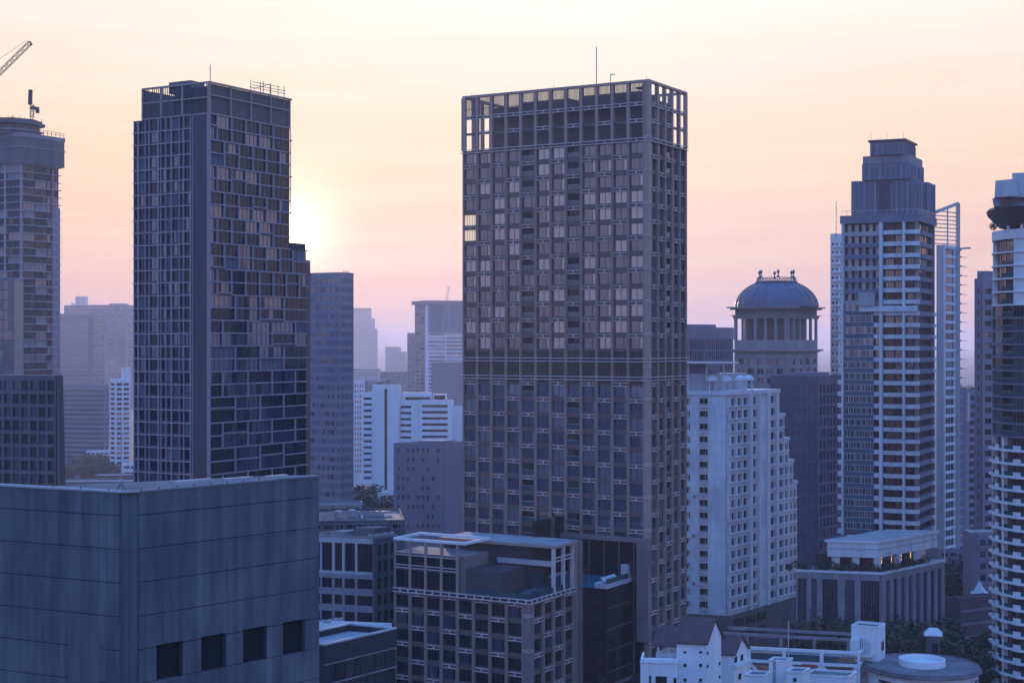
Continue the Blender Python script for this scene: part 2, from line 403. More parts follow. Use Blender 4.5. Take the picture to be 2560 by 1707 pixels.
# ================================================================== main right tower
def grid_face(b, fc, u0, bays, bw, zt, zb, fh, t=.75, cw=.5, par=0, panes=None, dark=(), light=None, mech=None, rng=None):
    """residential grid: proud columns, spandrels, staggered double bars, recessed windows"""
    mb = b.p('facade_grid'); sp = b.p('spandrel'); bars = b.p('sunshade_bars')
    for i in range(bays + 1):
        u = u0 + i * bw; e = cw / 2
        mb.box(fc, max(u - e, 0 if i else .02), u - .07, -t, 0, zb, zt, 'bronze_grey') if i else None
        mb.box(fc, u - (.07 if i else 0), u + .07, -t, -.16, zb, zt, 'spandrel')
        if i < bays: mb.box(fc, u + .07, u + e, -t, 0, zb, zt, 'bronze_grey')
    nf = int((zt - zb) / fh)
    for j in range(nf + 1):
        z = zt - j * fh
        for i in range(bays):
            a, c = u0 + i * bw + cw / 2, u0 + (i + 1) * bw - cw / 2
            z1 = z; z0 = max(z - fh, zb)
            if z0 >= z1: continue
            if mech and z0 < mech[1] and z1 > mech[0] + .3:
                for k in range(9):
                    x = a + (c - a) * (k + .5) / 9; mb.box(fc, x - .07, x + .07, -t + .12, -.25, z0, z1, 'slat' if k % 2 else 'spandrel')
                continue
            sp.box(fc, a, c, -t + .02, -.42, z1 - .5, z1, 'spandrel'); sp.box(fc, a, c, -t + .02, -.42, z0, z0 + .45, 'spandrel')
            if (i + j + par) % 2 == 0:
                for zz_ in (z1 - .58, z1 + .06): bars.box(fc, a, c, -.34, -.06, zz_, zz_ + .15, 'pale_bar')
                m_ = (a + c) / 2; bars.box(fc, m_ - .13, m_ + .13, -.3, -.1, z1 - .43, z1 + .06, 'pale_bar')
            isdark = i in dark and rng.random() < .8
            pn = ('glass_dark', 'core_dark') if isdark else (panes or ('glass_pale', 'glass_pale', 'glass_pale', 'glass_mid', 'glass_pale', 'glass_blue', 'glass_pale', 'glass_mid'))
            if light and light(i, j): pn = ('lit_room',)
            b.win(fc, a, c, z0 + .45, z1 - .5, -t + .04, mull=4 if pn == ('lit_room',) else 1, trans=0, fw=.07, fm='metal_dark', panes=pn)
            if isdark: k_r = 'balcony_rail#%d_%d_%d' % (fc.hand, i, j); b.p(k_r).box(fc, a, c, -.4, -.34, z0 + .45, z0 + 1.35, 'glass_teal'); b.p(k_r).box(fc, a, c, -.41, -.33, z0 + 1.36, z0 + 1.42, 'pale_bar')

rr = random.Random(3)
b = Bld('apartment_tower', 'tall bronze grey apartment tower with open slatted crown in the centre', 'tower', 1622, 312, 1156, 1718, 198)
FH = 3.3; T = .75
zc = b.L.z(345)                                # base of the crown
zb0 = 0
b.core(T, 0, zc, 'core_dark')
mech = (b.L.z(945), b.L.z(898))
W_, D_ = b.W, b.D
cc = 1.1                                        # corner pier
for z0, z1 in ((0, b.zt - .02),):
    b.par(.02, cc, .02, cc, z0, z1, 'bronze_grey', 'corner_pier')
nb = 12; bwL = (W_ - cc) / nb
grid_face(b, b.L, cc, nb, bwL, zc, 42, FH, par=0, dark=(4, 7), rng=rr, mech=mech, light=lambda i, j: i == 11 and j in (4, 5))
nbR = 5; bwR = (D_ - cc) / nbR
grid_face(b, b.R, cc, nbR, bwR, zc, 8, FH, par=1, dark=(2,), rng=rr, mech=mech)
gL, gR = b.p('facade_grid'), b.p('facade_grid')
# continuous double bars at crown base and mechanical floor
for zz_ in (zc, mech[0], mech[1]):
    for fc, L_ in ((b.L, W_), (b.R, D_)):
        for k in (-.6, .05): b.p('sunshade_bars').box(fc, 0.3, L_ + .3, .01, .2, zz_ + k, zz_ + k + .16, 'pale_bar')
# pier bands at the corner
j = 0
z = zc
while z > 10:
    for k in (0, .35): b.par(-.12, cc + .05, -.12, cc + .05, z + k, z + k + .14, 'pale_bar', 'corner_pier')
    z -= FH * 2
# crown: open frames on all four sides, slats, inner plant room
def crown(b, fc, u0, bays, bw, rows, t, slats=True, bars=True):
    mb = b.p('crown_frame')
    for i in range(bays + 1):
        u = u0 + i * bw; w = .3
        mb.box(fc, max(u - w, 0.03), u + w, -t, -.02, rows[0], rows[-1] - .5, 'bronze_grey')
    mb.box(fc, 0, fc.L, -t, .05, rows[-1] - .5, rows[-1], 'bronze_grey')
    for i in range(bays):
        a, c = u0 + i * bw + .3, u0 + (i + 1) * bw - .3
        if slats:
            n = 11
            for k in range(n):
                x = a + (c - a) * (k + .5) / n; b.p('crown_slats').box(fc, x - .075, x + .075, -t + .1, -t + .17, rows[-2] + .3, rows[-1] - .5, 'slat')
            b.p('crown_slats').box(fc, a, c, -t + .25, -t + .33, rows[-2] + 1.9, rows[-2] + 2.0, 'slat')
        if bars:
            for r, z in enumerate(rows[1:-1]):
                if (i + r) % 2 == 0 or r == len(rows) - 3:
                    for k in (-.3, .3): b.p('sunshade_bars').box(fc, a, c, -.34, -.06, z + k, z + k + .15, 'pale_bar')
                    b.p('sunshade_bars').box(fc, (a + c) / 2 - .13, (a + c) / 2 + .13, -.3, -.1, z - .15, z + .3, 'pale_bar')
                b.p('crown_frame').box(fc, a, c, -t, -.45, z - .25, z + .25, 'spandrel')
rows = [zc, zc + 3.6, zc + 7.0, b.zt]
crown(b, b.L, cc, nb, bwL, rows, T); crown(b, b.R, cc, nbR, bwR, rows, T, slats=False)
fb = Face(b.pt(W_, D_), 59.9 , True); fb.u = (-b.L.u[0], -b.L.u[1]); fb.n = (-b.L.n[0], -b.L.n[1]); fb.L = W_; fb.hand = b.L.hand
fr = Face(b.pt(W_, D_), 30.1, False); fr.u = (-b.R.u[0], -b.R.u[1]); fr.n = (-b.R.n[0], -b.R.n[1]); fr.L = D_; fr.hand = b.R.hand
crown(b, fb, .3, nb, (W_ - .6) / nb, rows, T, slats=False, bars=False); crown(b, fr, .3, nbR, (D_ - .6) / nbR, rows, T, slats=False, bars=False)
b.par(2.6, W_ - 5.5, 2.6, D_ - 3.2, zc, zc + 9.1, 'slat', 'plant_room', 'roof_deck')
b.par(4, 17, 4.5, D_ - 5, zc + 9.1, zc + 10.4, 'slat', 'plant_room', 'roof_deck')
b.par(20, 31, 3.5, D_ - 5, zc + 9.1, zc + 10.0, 'slat', 'plant_room', 'roof_deck')
for i in range(nb):   # vertical ribs on the plant room wall
    pass
u = b.L.up(1469); p = b.pt(u, 4); b.p('mast').beam((p[0], p[1], zc + 8), (p[0], p[1], b.L.z(110, u)), .22, 'metal_pale')
u = b.L.up(1510); p = b.pt(u, 3); b.p('antenna').beam((p[0], p[1], zc + 8), (p[0], p[1], b.L.z(180, u)), .18, 'metal_pale'); b.p('antenna').beam((p[0], p[1], b.L.z(181, u)), (p[0] + .9, p[1], b.L.z(181, u)), .18, 'metal_pale')
for px in (1383, 1615, 1178, 1716):
    fc = b.L if px < 1622 else b.R; u = fc.up(px); q = fc.pt(u, -.3); b.p('lightning_rod').beam((q[0], q[1], b.zt), (q[0], q[1], b.zt + .9), .08, 'metal_pale')
u = b.L.up(1590); q = b.pt(u, 3.0); c = Vector((q[0], q[1], b.L.z(213, u)))
prof = [(0, 0), (.6, .06), (1.1, .2), (1.5, .42)]
dm = MB(); dm.lathe((c.x, c.y), [(r, c.z + z - .6) for r, z in prof], 'metal_dark', 20); dm.lathe((c.x, c.y), [(r, c.z + z - .56) for r, z in prof[::-1]], 'metal_dark', 20)
dm.beam((c.x, c.y, zc + 9.9), (c.x, c.y, c.z - .55), .15, 'metal_dark'); dm.beam((c.x, c.y, c.z - .5), (c.x, c.y, c.z + .6), .08, 'metal_dark')
b.parts['satellite_dish'] = dm
# suspended box at the foot of the left face (beside the pool) and roof beam
zq0, zq1 = 28.5, b.L.z(1345)
b.par(-.6, 2.0, -1.6, .0, 34.8, zq1 + .02, 'brown_panels', 'screen_panel')
b.par(2.02, 24, -1.2, .0, zq1 - .9, zq1, 'brown_panels', 'lobby_beam')
b.p('lobby_glass').box(b.L, 2.02, 24, .02, .25, 28, zq1 - .92, 'glass_dark')
for k in range(7): b.p('lobby_glass').box(b.L, 3 + k * 3.4, 3.25 + k * 3.4, .26, .4, 28, zq1 - .93, 'spandrel')
RT = b; b.finish()

# ================================================================== terrace block in front, with pool deck
b = Bld('terrace_block', 'lower gridded block with open roof terrace and pale ring frame in front of the tower', 'building', 1324, 290, 985, 1437, 1503)
zt = b.zt
b.core(T, 0, zt - .02, 'core_dark', mtop='roof_deck')
cc = 1.5; nb = 8; bw = (b.W - cc) / nb
b.par(.02, cc, .02, cc, 0, zt - .6, 'brown_panels', 'corner_pier')
z = zt - 3
while z > 8:
    for k in (0, .4): b.par(-.08, cc + .02, -.08, cc + .02, z + k, z + k + .14, 'pale_bar', 'corner_pier')
    z -= 6.6
DKP = ('glass_dark', 'glass_dark', 'glass_teal', 'glass_mid', 'glass_dark', 'glass_blue')
grid_face(b, b.L, cc, nb, bw, zt - .6, 2, 3.3, par=0, panes=DKP, rng=rr)
nr = 4; bwr = (b.D - cc) / nr
grid_face(b, b.R, cc, nr, bwr, zt - .6, 2, 3.3, par=1, panes=DKP, rng=rr)
for fc, L_ in ((b.L, b.W), (b.R, b.D)):
    for k in (-.58, .12): b.p('terrace_edge').box(fc, -.1, L_, .02, .3, zt + k, zt + k + .18, 'pale_bar')
    n = int(L_ / 1.9)
    for i in range(n): b.p('terrace_edge').box(fc, .5 + i * 1.9, .8 + i * 1.9, .04, .24, zt - .4, zt + .12, 'pale_bar')
zr = b.L.z(1355, 15)                 # roof ring level
# left two thirds of the left face carries on up two storeys under the pale ring
a0 = b.L.up(1154)
for i in range(4, nb + 1):
    u = cc + i * bw; b.p('upper_frame').box(b.L, u - .22, min(u + .22, b.W), -.6, -.02, zt + .3, zr - .5, 'bronze_grey')
for i in range(4, nb):
    a, c = cc + i * bw + .22, cc + (i + 1) * bw - .22
    for z in (zt + 4.2, zt + 6.7):
        for k in (0, .55): b.p('upper_frame').box(b.L, a, c, -.32, -.06, z + k, z + k + .15, 'pale_bar')
    b.p('upper_frame').box(b.L, a, c, -.6, -.34, zt + 3.9, zt + 4.3, 'spandrel')
    b.win(b.L, a, c, zt + .4, zt + 3.9, -.58, mull=1, panes=('glass_dark',)); b.win(b.L, a, c, zt + 4.3, zt + 6.9, -.58, mull=1, panes=('glass_dark',))
b.par(a0 - .5, b.W, .66, 9.2, zt - .01, zt + 7.3, 'brown_panels', 'upper_room', 'roof_stained')
b.ring(a0 - .9, b.W + .1, -.12, 9.6, zr - .5, zr, .55, 'white_paint', 'roof_ring')
# right part: roof slab on tall posts over a dark double-height lounge
ub = 9.2
b.par(-.2, b.W * .86, ub + .45, b.D + 2.2, zr - 1.35, zr - .8, 'bronze_grey', 'terrace_roof', 'roof_deck')
for ua, ubb in ((.15, ub + .7), (.15, ub + 4.6), (.15, b.D - .6)):
    b.par(ua, ua + .6, ubb, ubb + .6, zt, zr - 1.36, 'pale_bar', 'post')
b.par(.2, .45, ub + 1.3, b.D - .6, zt + 6.0, zt + 6.25, 'pale_bar', 'post#2'); b.par(.2, .45, ub + 1.3, b.D - .6, zt + 6.7, zt + 6.95, 'pale_bar', 'post#2')
b.par(.2, 13, ub + .72, ub + 1.28, zt + 5.2, zt + 6.2, 'metal_pale', 'lounge_beam')
b.par(5.5, b.W * .84, ub + 1.4, b.D - .4, zt, zr - 1.37, 'core_dark', 'lounge_wall')
b.par(5.2, 5.48, ub + 2.2, ub + 5.2, zt + .1, zt + 3.4, 'glass_teal', 'lounge_glass')
b.par(6.5, b.W - 15.5, .9, ub + 1.3, zt, zt + 4.9, 'metal_dark', 'lounge_wall')
# glass balustrade of the terrace
b.par(.3, 14, .3, .36, zt + .3, zt + 1.3, 'glass_teal', 'balustrade'); b.par(.3, .36, .37, b.D - 2, zt + .3, zt + 1.3, 'glass_teal', 'balustrade')
# tall screen panel closing the right end
b.par(-1.0, 1.6, b.D + .35, b.D + 1.5, 21.5, zr - .78, 'brown_panels', 'screen_panel')
b.par(-.4, .4, b.D + .02, b.D + .33, 21.5, zr - .78, 'bronze_grey', 'screen_panel')
PT = b; b.finish()
# terrace tables and planters
def clump(mb, c, r, n, seed, size=.35, flat=.8):
    rnd = random.Random(seed)
    for _ in range(n):
        while True:
            v = Vector((rnd.uniform(-1, 1), rnd.uniform(-1, 1), rnd.uniform(-1, 1)))
            if .25 < v.length < 1: break
        q = Vector(c) + Vector((v.x * r, v.y * r, v.z * r * flat)); s = size * rnd.uniform(.6, 1.3)
        a = Vector((rnd.uniform(-1, 1), rnd.uniform(-1, 1), rnd.uniform(-.5, .5))).normalized(); d_ = a.cross(Vector((rnd.uniform(-1, 1), rnd.uniform(-1, 1), 1))).normalized()
        mb.face([q - a * s, q - d_ * s * .5, q + a * s, q + d_ * s * .5], 'leaf_light' if rnd.random() < .45 else 'leaf_dark')
def planter(ua, ub_, lab, L_=2.4):
    t = thing('planter', lab, 'planter', (*PT.pt(ua, ub_), zt), 'planters on the roof terrace')
    m = MB(); m.prism([PT.pt(ua - .4, ub_ - L_ / 2), PT.pt(ua - .4, ub_ + L_ / 2), PT.pt(ua + .4, ub_ + L_ / 2), PT.pt(ua + .4, ub_ - L_ / 2)], zt, zt + .5, 'dark_concrete'); m.build('planter_box', t)
    l = MB(); n = 3
    for k in range(n): clump(l, (*PT.pt(ua, ub_ - L_ / 2 + (k + .5) * L_ / n), zt + .85), .55, 70, k + int(ua * 7), .22)
    l.build('foliage', t)
planter(1.2, 4.6, 'low planter of dark shrubs nearest the terrace corner'); planter(1.2, 8.4, 'low planter of dark shrubs beside the first tall terrace post')
planter(4.2, 2.0, 'low planter of dark shrubs along the left terrace edge')
def sofa(ua, ub_, lab):
    t = thing('sofa', lab, 'sofa', (*PT.pt(ua, ub_), zt), 'low sofas on the roof terrace')
    def bx(part, a0, a1, b0, b1, z0, z1, m):
        k = MB(); k.prism([PT.pt(ua + a0, ub_ + b0), PT.pt(ua + a0, ub_ + b1), PT.pt(ua + a1, ub_ + b1), PT.pt(ua + a1, ub_ + b0)], zt + z0, zt + z1, m); k.build(part, t)
    bx('seat', 0, .8, -1, 1, .1, .42, 'curtain_dim'); bx('backrest', .82, 1.0, -1, 1, .1, .85, 'curtain_dim')
    bx('armrest', 0, .8, 1.01, 1.2, .1, .6, 'curtain_dim'); bx('armrest', 0, .8, -1.2, -1.01, .1, .6, 'curtain_dim')
sofa(3.0, 5.8, 'low dark sofa in the middle of the roof terrace'); sofa(3.2, 9.0, 'low dark sofa beside the terrace posts')

# pool bridge between the block and the tower
pb = thing('pool_bridge', 'dark glazed bridge with a long turquoise pool on top between block and tower', 'bridge', (*PT.pt(8, PT.D + 3), 20))
def ppar(part, a0, a1, b0, b1, z0, z1, m, mt=None):
    k = MB(); k.prism([PT.pt(a0, b0), PT.pt(a0, b1), PT.pt(a1, b1), PT.pt(a1, b0)], z0, z1, m, mt); return k.build(part, pb)
bx0, bx1 = PT.D + 1.52, 31.0
zd = zt + 1.0
aN = -6.2                                       # near edge of the bridge
ppar('bridge_body', aN, 9.5, bx0, bx1, 27.5, zd - .9, 'glass_dark'); ppar('soffit', aN - .15, 9.6, bx0, bx1, 26.9, 27.48, 'dark_concrete')
ppar('pool_deck', aN - .1, -3.6, bx0, bx1, zd - .88, zd, 'pale_concrete'); ppar('pool_deck', 8.5, 9.5, bx0, bx1, zd - .88, zd, 'pale_concrete')
ppar('pool_basin', -3.58, 8.48, bx0, bx1, zd - .88, zd - .22, 'pool_water')
ppar('pool_basin#', .52, 8.48, 9.5, PT.D - .3, zt + .02, zt + .5, 'pool_water').name = 'pool_basin'
ppar('kerb', -4.0, -3.6, bx0, bx1, zd + .01, zd + .15, 'white_paint')
for k in range(4):
    zz_ = 30 + k * 4.2
    ppar('transom', aN - .12, aN - .02, bx0, bx1, zz_, zz_ + .12, 'spandrel')
ppar('balustrade', aN, aN + .06, bx0, bx1 - 1.5, zd + .02, zd + 1.0, 'glass_teal')
ppar('end_wall', aN + .2, aN + 1.7, bx1 - 1.5, bx1 - .2, zd + .01, zd + 2.6, 'pale_concrete')
ppar('back_wall', 9.6, 10.4, bx0, bx1, 27, zd + 11.5, 'glass_dark'); ppar('back_column', 9.0, 9.55, bx0 + 6, bx0 + 6.8, zd, zd + 11.4, 'spandrel')
# loungers in a row on the deck
def lounger(bp, lab):
    o = thing('sun_lounger', lab, 'sun lounger', (*PT.pt(aN + 1.2, bp), zd), 'sun loungers beside the pool')
    def P(a, bb, z): q = PT.pt(aN + 1.2 + a, bp + bb); return (q[0], q[1], zd + z)
    m = MB()
    m.hexa([P(-1.0, -.3, .3), P(-1.0, .3, .3), P(.3, .3, .3), P(.3, -.3, .3), P(-1.0, -.3, .42), P(-1.0, .3, .42), P(.3, .3, .42), P(.3, -.3, .42)], 'white_paint'); m.build('seat', o)
    m = MB(); m.hexa([P(.31, -.3, .3), P(.31, .3, .3), P(1.0, .3, .85), P(1.0, -.3, .85), P(.31, -.3, .42), P(.31, .3, .42), P(1.0, .3, .97), P(1.0, -.3, .97)], 'white_paint'); m.build('backrest', o)
    for sa in (-.85, .2):
        for sb in (-.24, .24):
            m = MB(); m.beam(P(sa, sb, 0.01), P(sa, sb, .3), .07, 'metal_pale'); m.build('leg', o)
    return o
for i in range(6): lounger(bx0 + 2.2 + i * 1.05, '%s white sun lounger from the left beside the turquoise pool' % 'first second third fourth fifth sixth'.split()[i])

# ================================================================== main left tower
b = Bld('apartment_tower', 'tall dark apartment tower with stepped right side and open roof frame on the left', 'tower', 524, 390, 330, 727, 285)
fh = 3.25; T = .6
lo = b.R.up(768); zlo = wz(588, b.Y)
b.core(T, 0, b.zt, 'core_dark')
k = T / b.sin
b.par(k, b.W * .7, b.D + .01, lo, 0, zlo, 'core_dark', mtop='roof_deck')
b.par(6, b.W * .8, lo + .01, lo + 9.2, 0, zlo - 4, 'spandrel', 'side_wing', 'roof_deck')
rl = random.Random(11)
# left face: thin irregular mullions, thin floor lines, plain strip beside the corner
u_s = b.L.up(481)
pos = [b.L.up(x) for x in (335, 346, 363, 373, 396, 402, 415, 429, 448, 459, 477)][::-1]
zc = b.zt
mb = b.p('facade_grid')
b.p('wall').box(b.L, T, u_s, -T, -.1, 0, zc, 'strip_dark')
mb.box(b.L, T, T + .3, -.1, .06, 0, zc, 'frame_mauve'); mb.box(b.L, u_s - .2, u_s, -.1, .06, 0, zc, 'frame_mauve')
for i, u in enumerate(pos):
    w = .2 if i % 3 else .34; mb.box(b.L, u, u + w, -T, 0, 0, zc, 'frame_mauve')
nf = int(zc / fh)
for j in range(nf):
    z1 = zc - j * fh; z0 = z1 - fh
    mb.box(b.L, u_s, b.W, -.12, .05, z0 - .08, z0 + .08, 'pale_bar')
    for i, (a, c) in enumerate(zip(pos, pos[1:])):
        if c - a < .5: continue
        b.p('spandrel').box(b.L, a + .34, c, -T + .02, -.3, z0, z0 + .5, 'spandrel')
        pn = ('glass_dark', 'glass_dark', 'glass_dark', 'glass_mid') if rl.random() < .75 else ('glass_mid', 'curtain_dim')
        b.win(b.L, a + .34, c, z0 + .5, z1, -T + .04, mull=0 if c - a < 2 else 1, fw=.06, panes=pn)
# right face: staggered big frames
for j in range(nf):
    z1 = zc - j * fh; z0 = z1 - fh
    zr_ = lo if z1 <= zlo else b.D
    cw_ = 5.6 if j < 14 else 9.9; cuts = [0.02]; u = cw_ * (1.0 if (j // 2) % 2 else .5)
    while u < zr_ - 2: cuts.append(u); u += cw_
    cuts.append(zr_)
    for i, (a, c) in enumerate(zip(cuts, cuts[1:])):
        st = .5 if (i * 5 + j * 3) % 11 == 0 else 0
        mb.box(b.R, a, a + .34, -T, .02, z0, z1, 'frame_mauve')
        mb.box(b.R, a + .34, c, -T, .04, z0 + st, z0 + st + .32, 'frame_mauve')
        n = max(1, int((c - a) / 2.2))
        pn = ('glass_dark', 'glass_dark', 'glass_mid') if rl.random() < .94 else ('glass_mid', 'curtain_dim')
        b.p('wall').box(b.R, a + .34, c, -T, -.35, z0, z0 + st, 'spandrel') if st else None
        b.win(b.R, a + .34, c, z0 + st + .32, z1, -T + .04, mull=n, trans=.0, fw=.07, panes=pn)
for u in (b.D,):
    mb.box(b.R, u - .35, u, .05, .08, zlo, zc, 'bronze_grey')
# slab ends sticking out on the right edge
for j in range(nf):
    z0 = zc - (j + 1) * fh; e = lo if z0 < zlo else b.D
    if j % 3 == 0: b.par(-.3, 5, e + .02, e + .5, z0 + .05, z0 + .3, 'pale_bar', 'slab_edge')
# crown
zt2 = wz(203, b.Y); uc0 = 0; uc1 = b.L.up(354); cw = .45
zm = (zt2 + b.zt) / 2
fL, fR = b.L, b.R
for i, px in enumerate((354, 402, 455, 520)):
    u = min(max(fL.up(px), .25), uc1 - .2); b.p('crown_frame').box(fL, u - .25, u + .25, -.55, 0, b.zt + .01, zt2 - .45, 'bronze_grey')
for z in (b.zt + .02, zm): b.p('crown_frame').box(fL, .3, uc1, -.5, -.03, z, z + .38, 'bronze_grey')
b.p('crown_frame').box(fL, 0, uc1, -.56, .02, zt2 - .44, zt2, 'bronze_grey')
n = 34
for k_ in range(n):
    u = .6 + (uc1 - .9) * k_ / n
    if rl.random() < .85: b.p('crown_slats').box(fL, u, u + .2, -.42, -.3, zm + .4, zt2 - .46, 'slat'); b.p('crown_slats').box(fL, u, u + .2, -.42, -.3, b.zt + .42, zm, 'slat')
for i in range(5):
    u = .02 + (b.D - .5) * i / 4; b.p('crown_frame').box(fR, u, u + .45, -.56, .0, b.zt + .01, zt2 - .45, 'bronze_grey')
for z in (b.zt + .02, zm + .6): b.p('crown_frame').box(fR, .5, b.D, -.5, -.03, z, z + .38, 'bronze_grey')
b.p('crown_frame').box(fR, .57, b.D + .6, -.57, .03, zt2 - .44, zt2, 'bronze_grey')
b.p('crown_wall').box(fR, .6, b.D, -.9, -.5, b.zt, zt2 - .5, 'slat')
b.p('crown_wall').box(fR, .4, .8, -uc1, -.9, b.zt, zt2 - .8, 'slat') if False else None
b.par(.9, uc1 * .55, .95, b.D - 1.2, b.zt, zt2 - 1, 'slat', 'plant_room', 'roof_deck')
b.par(uc1 * .30, uc1 * .62, .7, 6, zt2 - 2, zt2 + .9, 'brown_panels', 'plant_room', 'roof_deck')
b.par(uc1 - .5, uc1, .1, b.D * .6, b.zt, zt2 - .46, 'slat', 'crown_wall')
u = fR.up(556); q = fR.pt(u, -4); b.p('mast').beam((q[0], q[1], zt2 - 3), (q[0], q[1], wz(162, q[1])), .2, 'metal_pale')
LMt = b; b.finish()
# scaffold on its roof
sc = thing('scaffold', 'thin dark scaffold of poles on the right end of the left tower roof', 'scaffold', (*fR.pt(b.D * .75, -3), zt2))
for px in (636, 660, 667, 684, 686, 704, 719):
    u = fR.up(px); q = fR.pt(u, -1.2); m = MB(); m.beam((q[0], q[1], zt2 - .4), (q[0], q[1], zt2 + rl.uniform(1.8, 3.4)), .16, 'metal_dark'); m.build('pole', sc)
for zz_, a_, c_ in ((1.0, 632, 722), (1.7, 640, 722), (2.5, 640, 708)):
    qa, qc = fR.pt(fR.up(a_), -1.15), fR.pt(fR.up(c_), -1.15); m = MB(); m.beam((qa[0], qa[1], zt2 + zz_), (qc[0], qc[1], zt2 + zz_ + .3), .13, 'metal_dark'); m.build('rail', sc)
qa, qc = fR.pt(fR.up(640), -1.1), fR.pt(fR.up(684), -1.1); m = MB(); m.beam((qa[0], qa[1], zt2 + .6), (qc[0], qc[1], zt2 + 3), .13, 'metal_dark'); m.build('brace', sc)

# ================================================================== panelled building, lower left foreground
A = (wx(322, 110), 110.0); uR = Face(A, 41, False); uL = Face(A, 63.5, True)
zt = wz(1233, 110)
lenR = uR.up(798); lenL = 75.0
e = thing('panelled_building', 'blank grey metal panelled building with four dark louvre openings in lower left foreground', 'building', (A[0], A[1], 0))
wall = MB(); ch = 1.5                                     # recessed notch at the corner
bandh = 2.4; gv = .05
seam = [zt - 1.62 - bandh * k for k in range(12)]
op = [(uR.up(390 + 1), uR.up(457)), (uR.up(503), uR.up(565)), (uR.up(608), uR.up(667)), (uR.up(707), uR.up(763))]
oz0, oz1 = wz(1703, 111.6), wz(1613, 111.6)
def band_wall(fc, u0, u1, openings, z0, z1):
    ed = [u0] + [x for o_ in openings for x in o_] + [u1]
    for i in range(0, len(ed), 2): wall.box(fc, ed[i], ed[i + 1], -.5, 0, z0, z1, 'metal_panels')
levels = [zt] + [s for s in seam] + [0]
for a_, c_ in zip(levels, levels[1:]):
    hi, lw = a_ - gv / 2, c_ + gv / 2
    if a_ == zt: hi = zt
    cut = [v for v in (oz0, oz1) if lw < v < hi]
    zs = [lw] + sorted(cut) + [hi]
    for q0, q1 in zip(zs, zs[1:]):
        inside = q0 >= oz0 - 1e-6 and q1 <= oz1 + 1e-6
        band_wall(uR, .9, lenR, op if inside else [], q0, q1)
    wall.box(uL, .9, lenL, -.5, 0, lw, hi, 'metal_panels')
# chamfered dark notch at the corner
c1, c2 = uR.pt(.9, -.28), uL.pt(.9, -.28)
wall.prism([uR.pt(.9, -.28), uR.pt(.9, -.5), uL.pt(.9, -.5), uL.pt(.9, -.28)], 0, zt - .05, 'metal_panels')
Cb = (wx(600, 124), 124.0); Db = (wx(77, 113.4), 113.4)
wall.prism([uR.pt(.9, -.52), uR.pt(lenR, -.52), (uR.pt(lenR)[0] - .6, uR.pt(lenR)[1] + 2.0), (Cb[0], Cb[1] + 1), (Db[0], Db[1] + .9), uL.pt(.9, -.52)], 0, zt - .35, 'dark_concrete', 'roof_old')
wall.prism([uL.pt(1.5, -.56), uL.pt(lenL, -.56), uL.pt(lenL, -14), uL.pt(1.5, -14)], 0, zt - 1.7, 'dark_concrete', 'roof_old')
wall.build('wall', e)
for i, (a_, c_) in enumerate(op):
    lv = MB(); lv.box(uR, a_ + .02, c_ - .02, -.5, -.46, oz0, oz1, 'core_dark')
    n = 20
    for k in range(n):
        z = oz0 + (oz1 - oz0) * (k + .3) / n; P = [uR.pt(a_ + .03, -.45), uR.pt(c_ - .03, -.45), uR.pt(c_ - .03, -.36), uR.pt(a_ + .03, -.36)]
        lv.hexa([(P[3][0], P[3][1], z - .03), (P[2][0], P[2][1], z - .03), (P[1][0], P[1][1], z + .03), (P[0][0], P[0][1], z + .03),
                 (P[3][0], P[3][1], z), (P[2][0], P[2][1], z), (P[1][0], P[1][1], z + .06), (P[0][0], P[0][1], z + .06)], 'louvre_black')
    lv.build('louvre', e)
cp = MB(); cp.box(uR, .8, lenR + .05, -.62, .07, zt + .002, zt + .14, 'concrete'); cp.box(uL, .8, lenL, -.62, .07, zt + .002, zt + .14, 'pale_concrete'); cp.prism([uR.pt(.79, .07), uR.pt(.79, -.62), uL.pt(.79, -.62), uL.pt(.79, .07)], zt + .001, zt + .138, 'pale_concrete')
cp.build('coping', e)
rf = MB(); rf.prism([uR.pt(1.4, -.9), uR.pt(lenR - .3, -.9), (Cb[0] + 2.5, Cb[1] - .5), (Db[0] + .3, Db[1] + .75), uL.pt(5, -.8), uL.pt(1.4, -.9)], zt - .34, zt + .1, 'roof_old'); rf.build('roof', e)
rl2 = random.Random(5)
for (x0, x1, yy, h) in ((470, 560, 1.6, .32), (590, 660, 1.5, .22), (690, 740, 1.2, .18)):
    p0, p1 = uR.pt(uR.up(x0), -yy), uR.pt(uR.up(x1), -yy); k = MB(); k.beam((p0[0], p0[1], zt + .1 + h / 2), (p1[0], p1[1], zt + .1 + h / 2), .6, 'metal_pale', h); k.build('roof_duct', e)
fl = uR
# door-like panel on the left face
dp = MB(); dp.box(uL, 2.6, 5.6, .004, .03, wz(1720, 111), wz(1600, 111), 'metal_panels'); dp.build('access_panel', e)
for i in range(11):
    fc, u = (uR, 1.2 + i * 1.55) if i < 8 else (uL, 2 + (i - 8) * 2.6)
    q = fc.pt(u, -.2); k = MB(); k.cyl(q, .05, zt + .14, zt + .26, 'metal_dark', 8); k.build('roof_light', e)
q = uL.pt(.95, -.3); t = thing('flagpole', 'thin bare metal pole on the near corner of the panelled roof', 'pole', (q[0], q[1], zt + .14))
k = MB(); k.cyl(q, .035, zt + .15, wz(1060, 110.3), 'metal_pale', 8); k.build('pole', t)
k = MB()
for s_x, s_y in ((.35, 0), (-.35, .1), (0, .35)): k.beam((q[0] + s_x, q[1] + s_y, zt + .15), (q[0], q[1], zt + .7), .04, 'metal_dark')
k.build('stay', t)

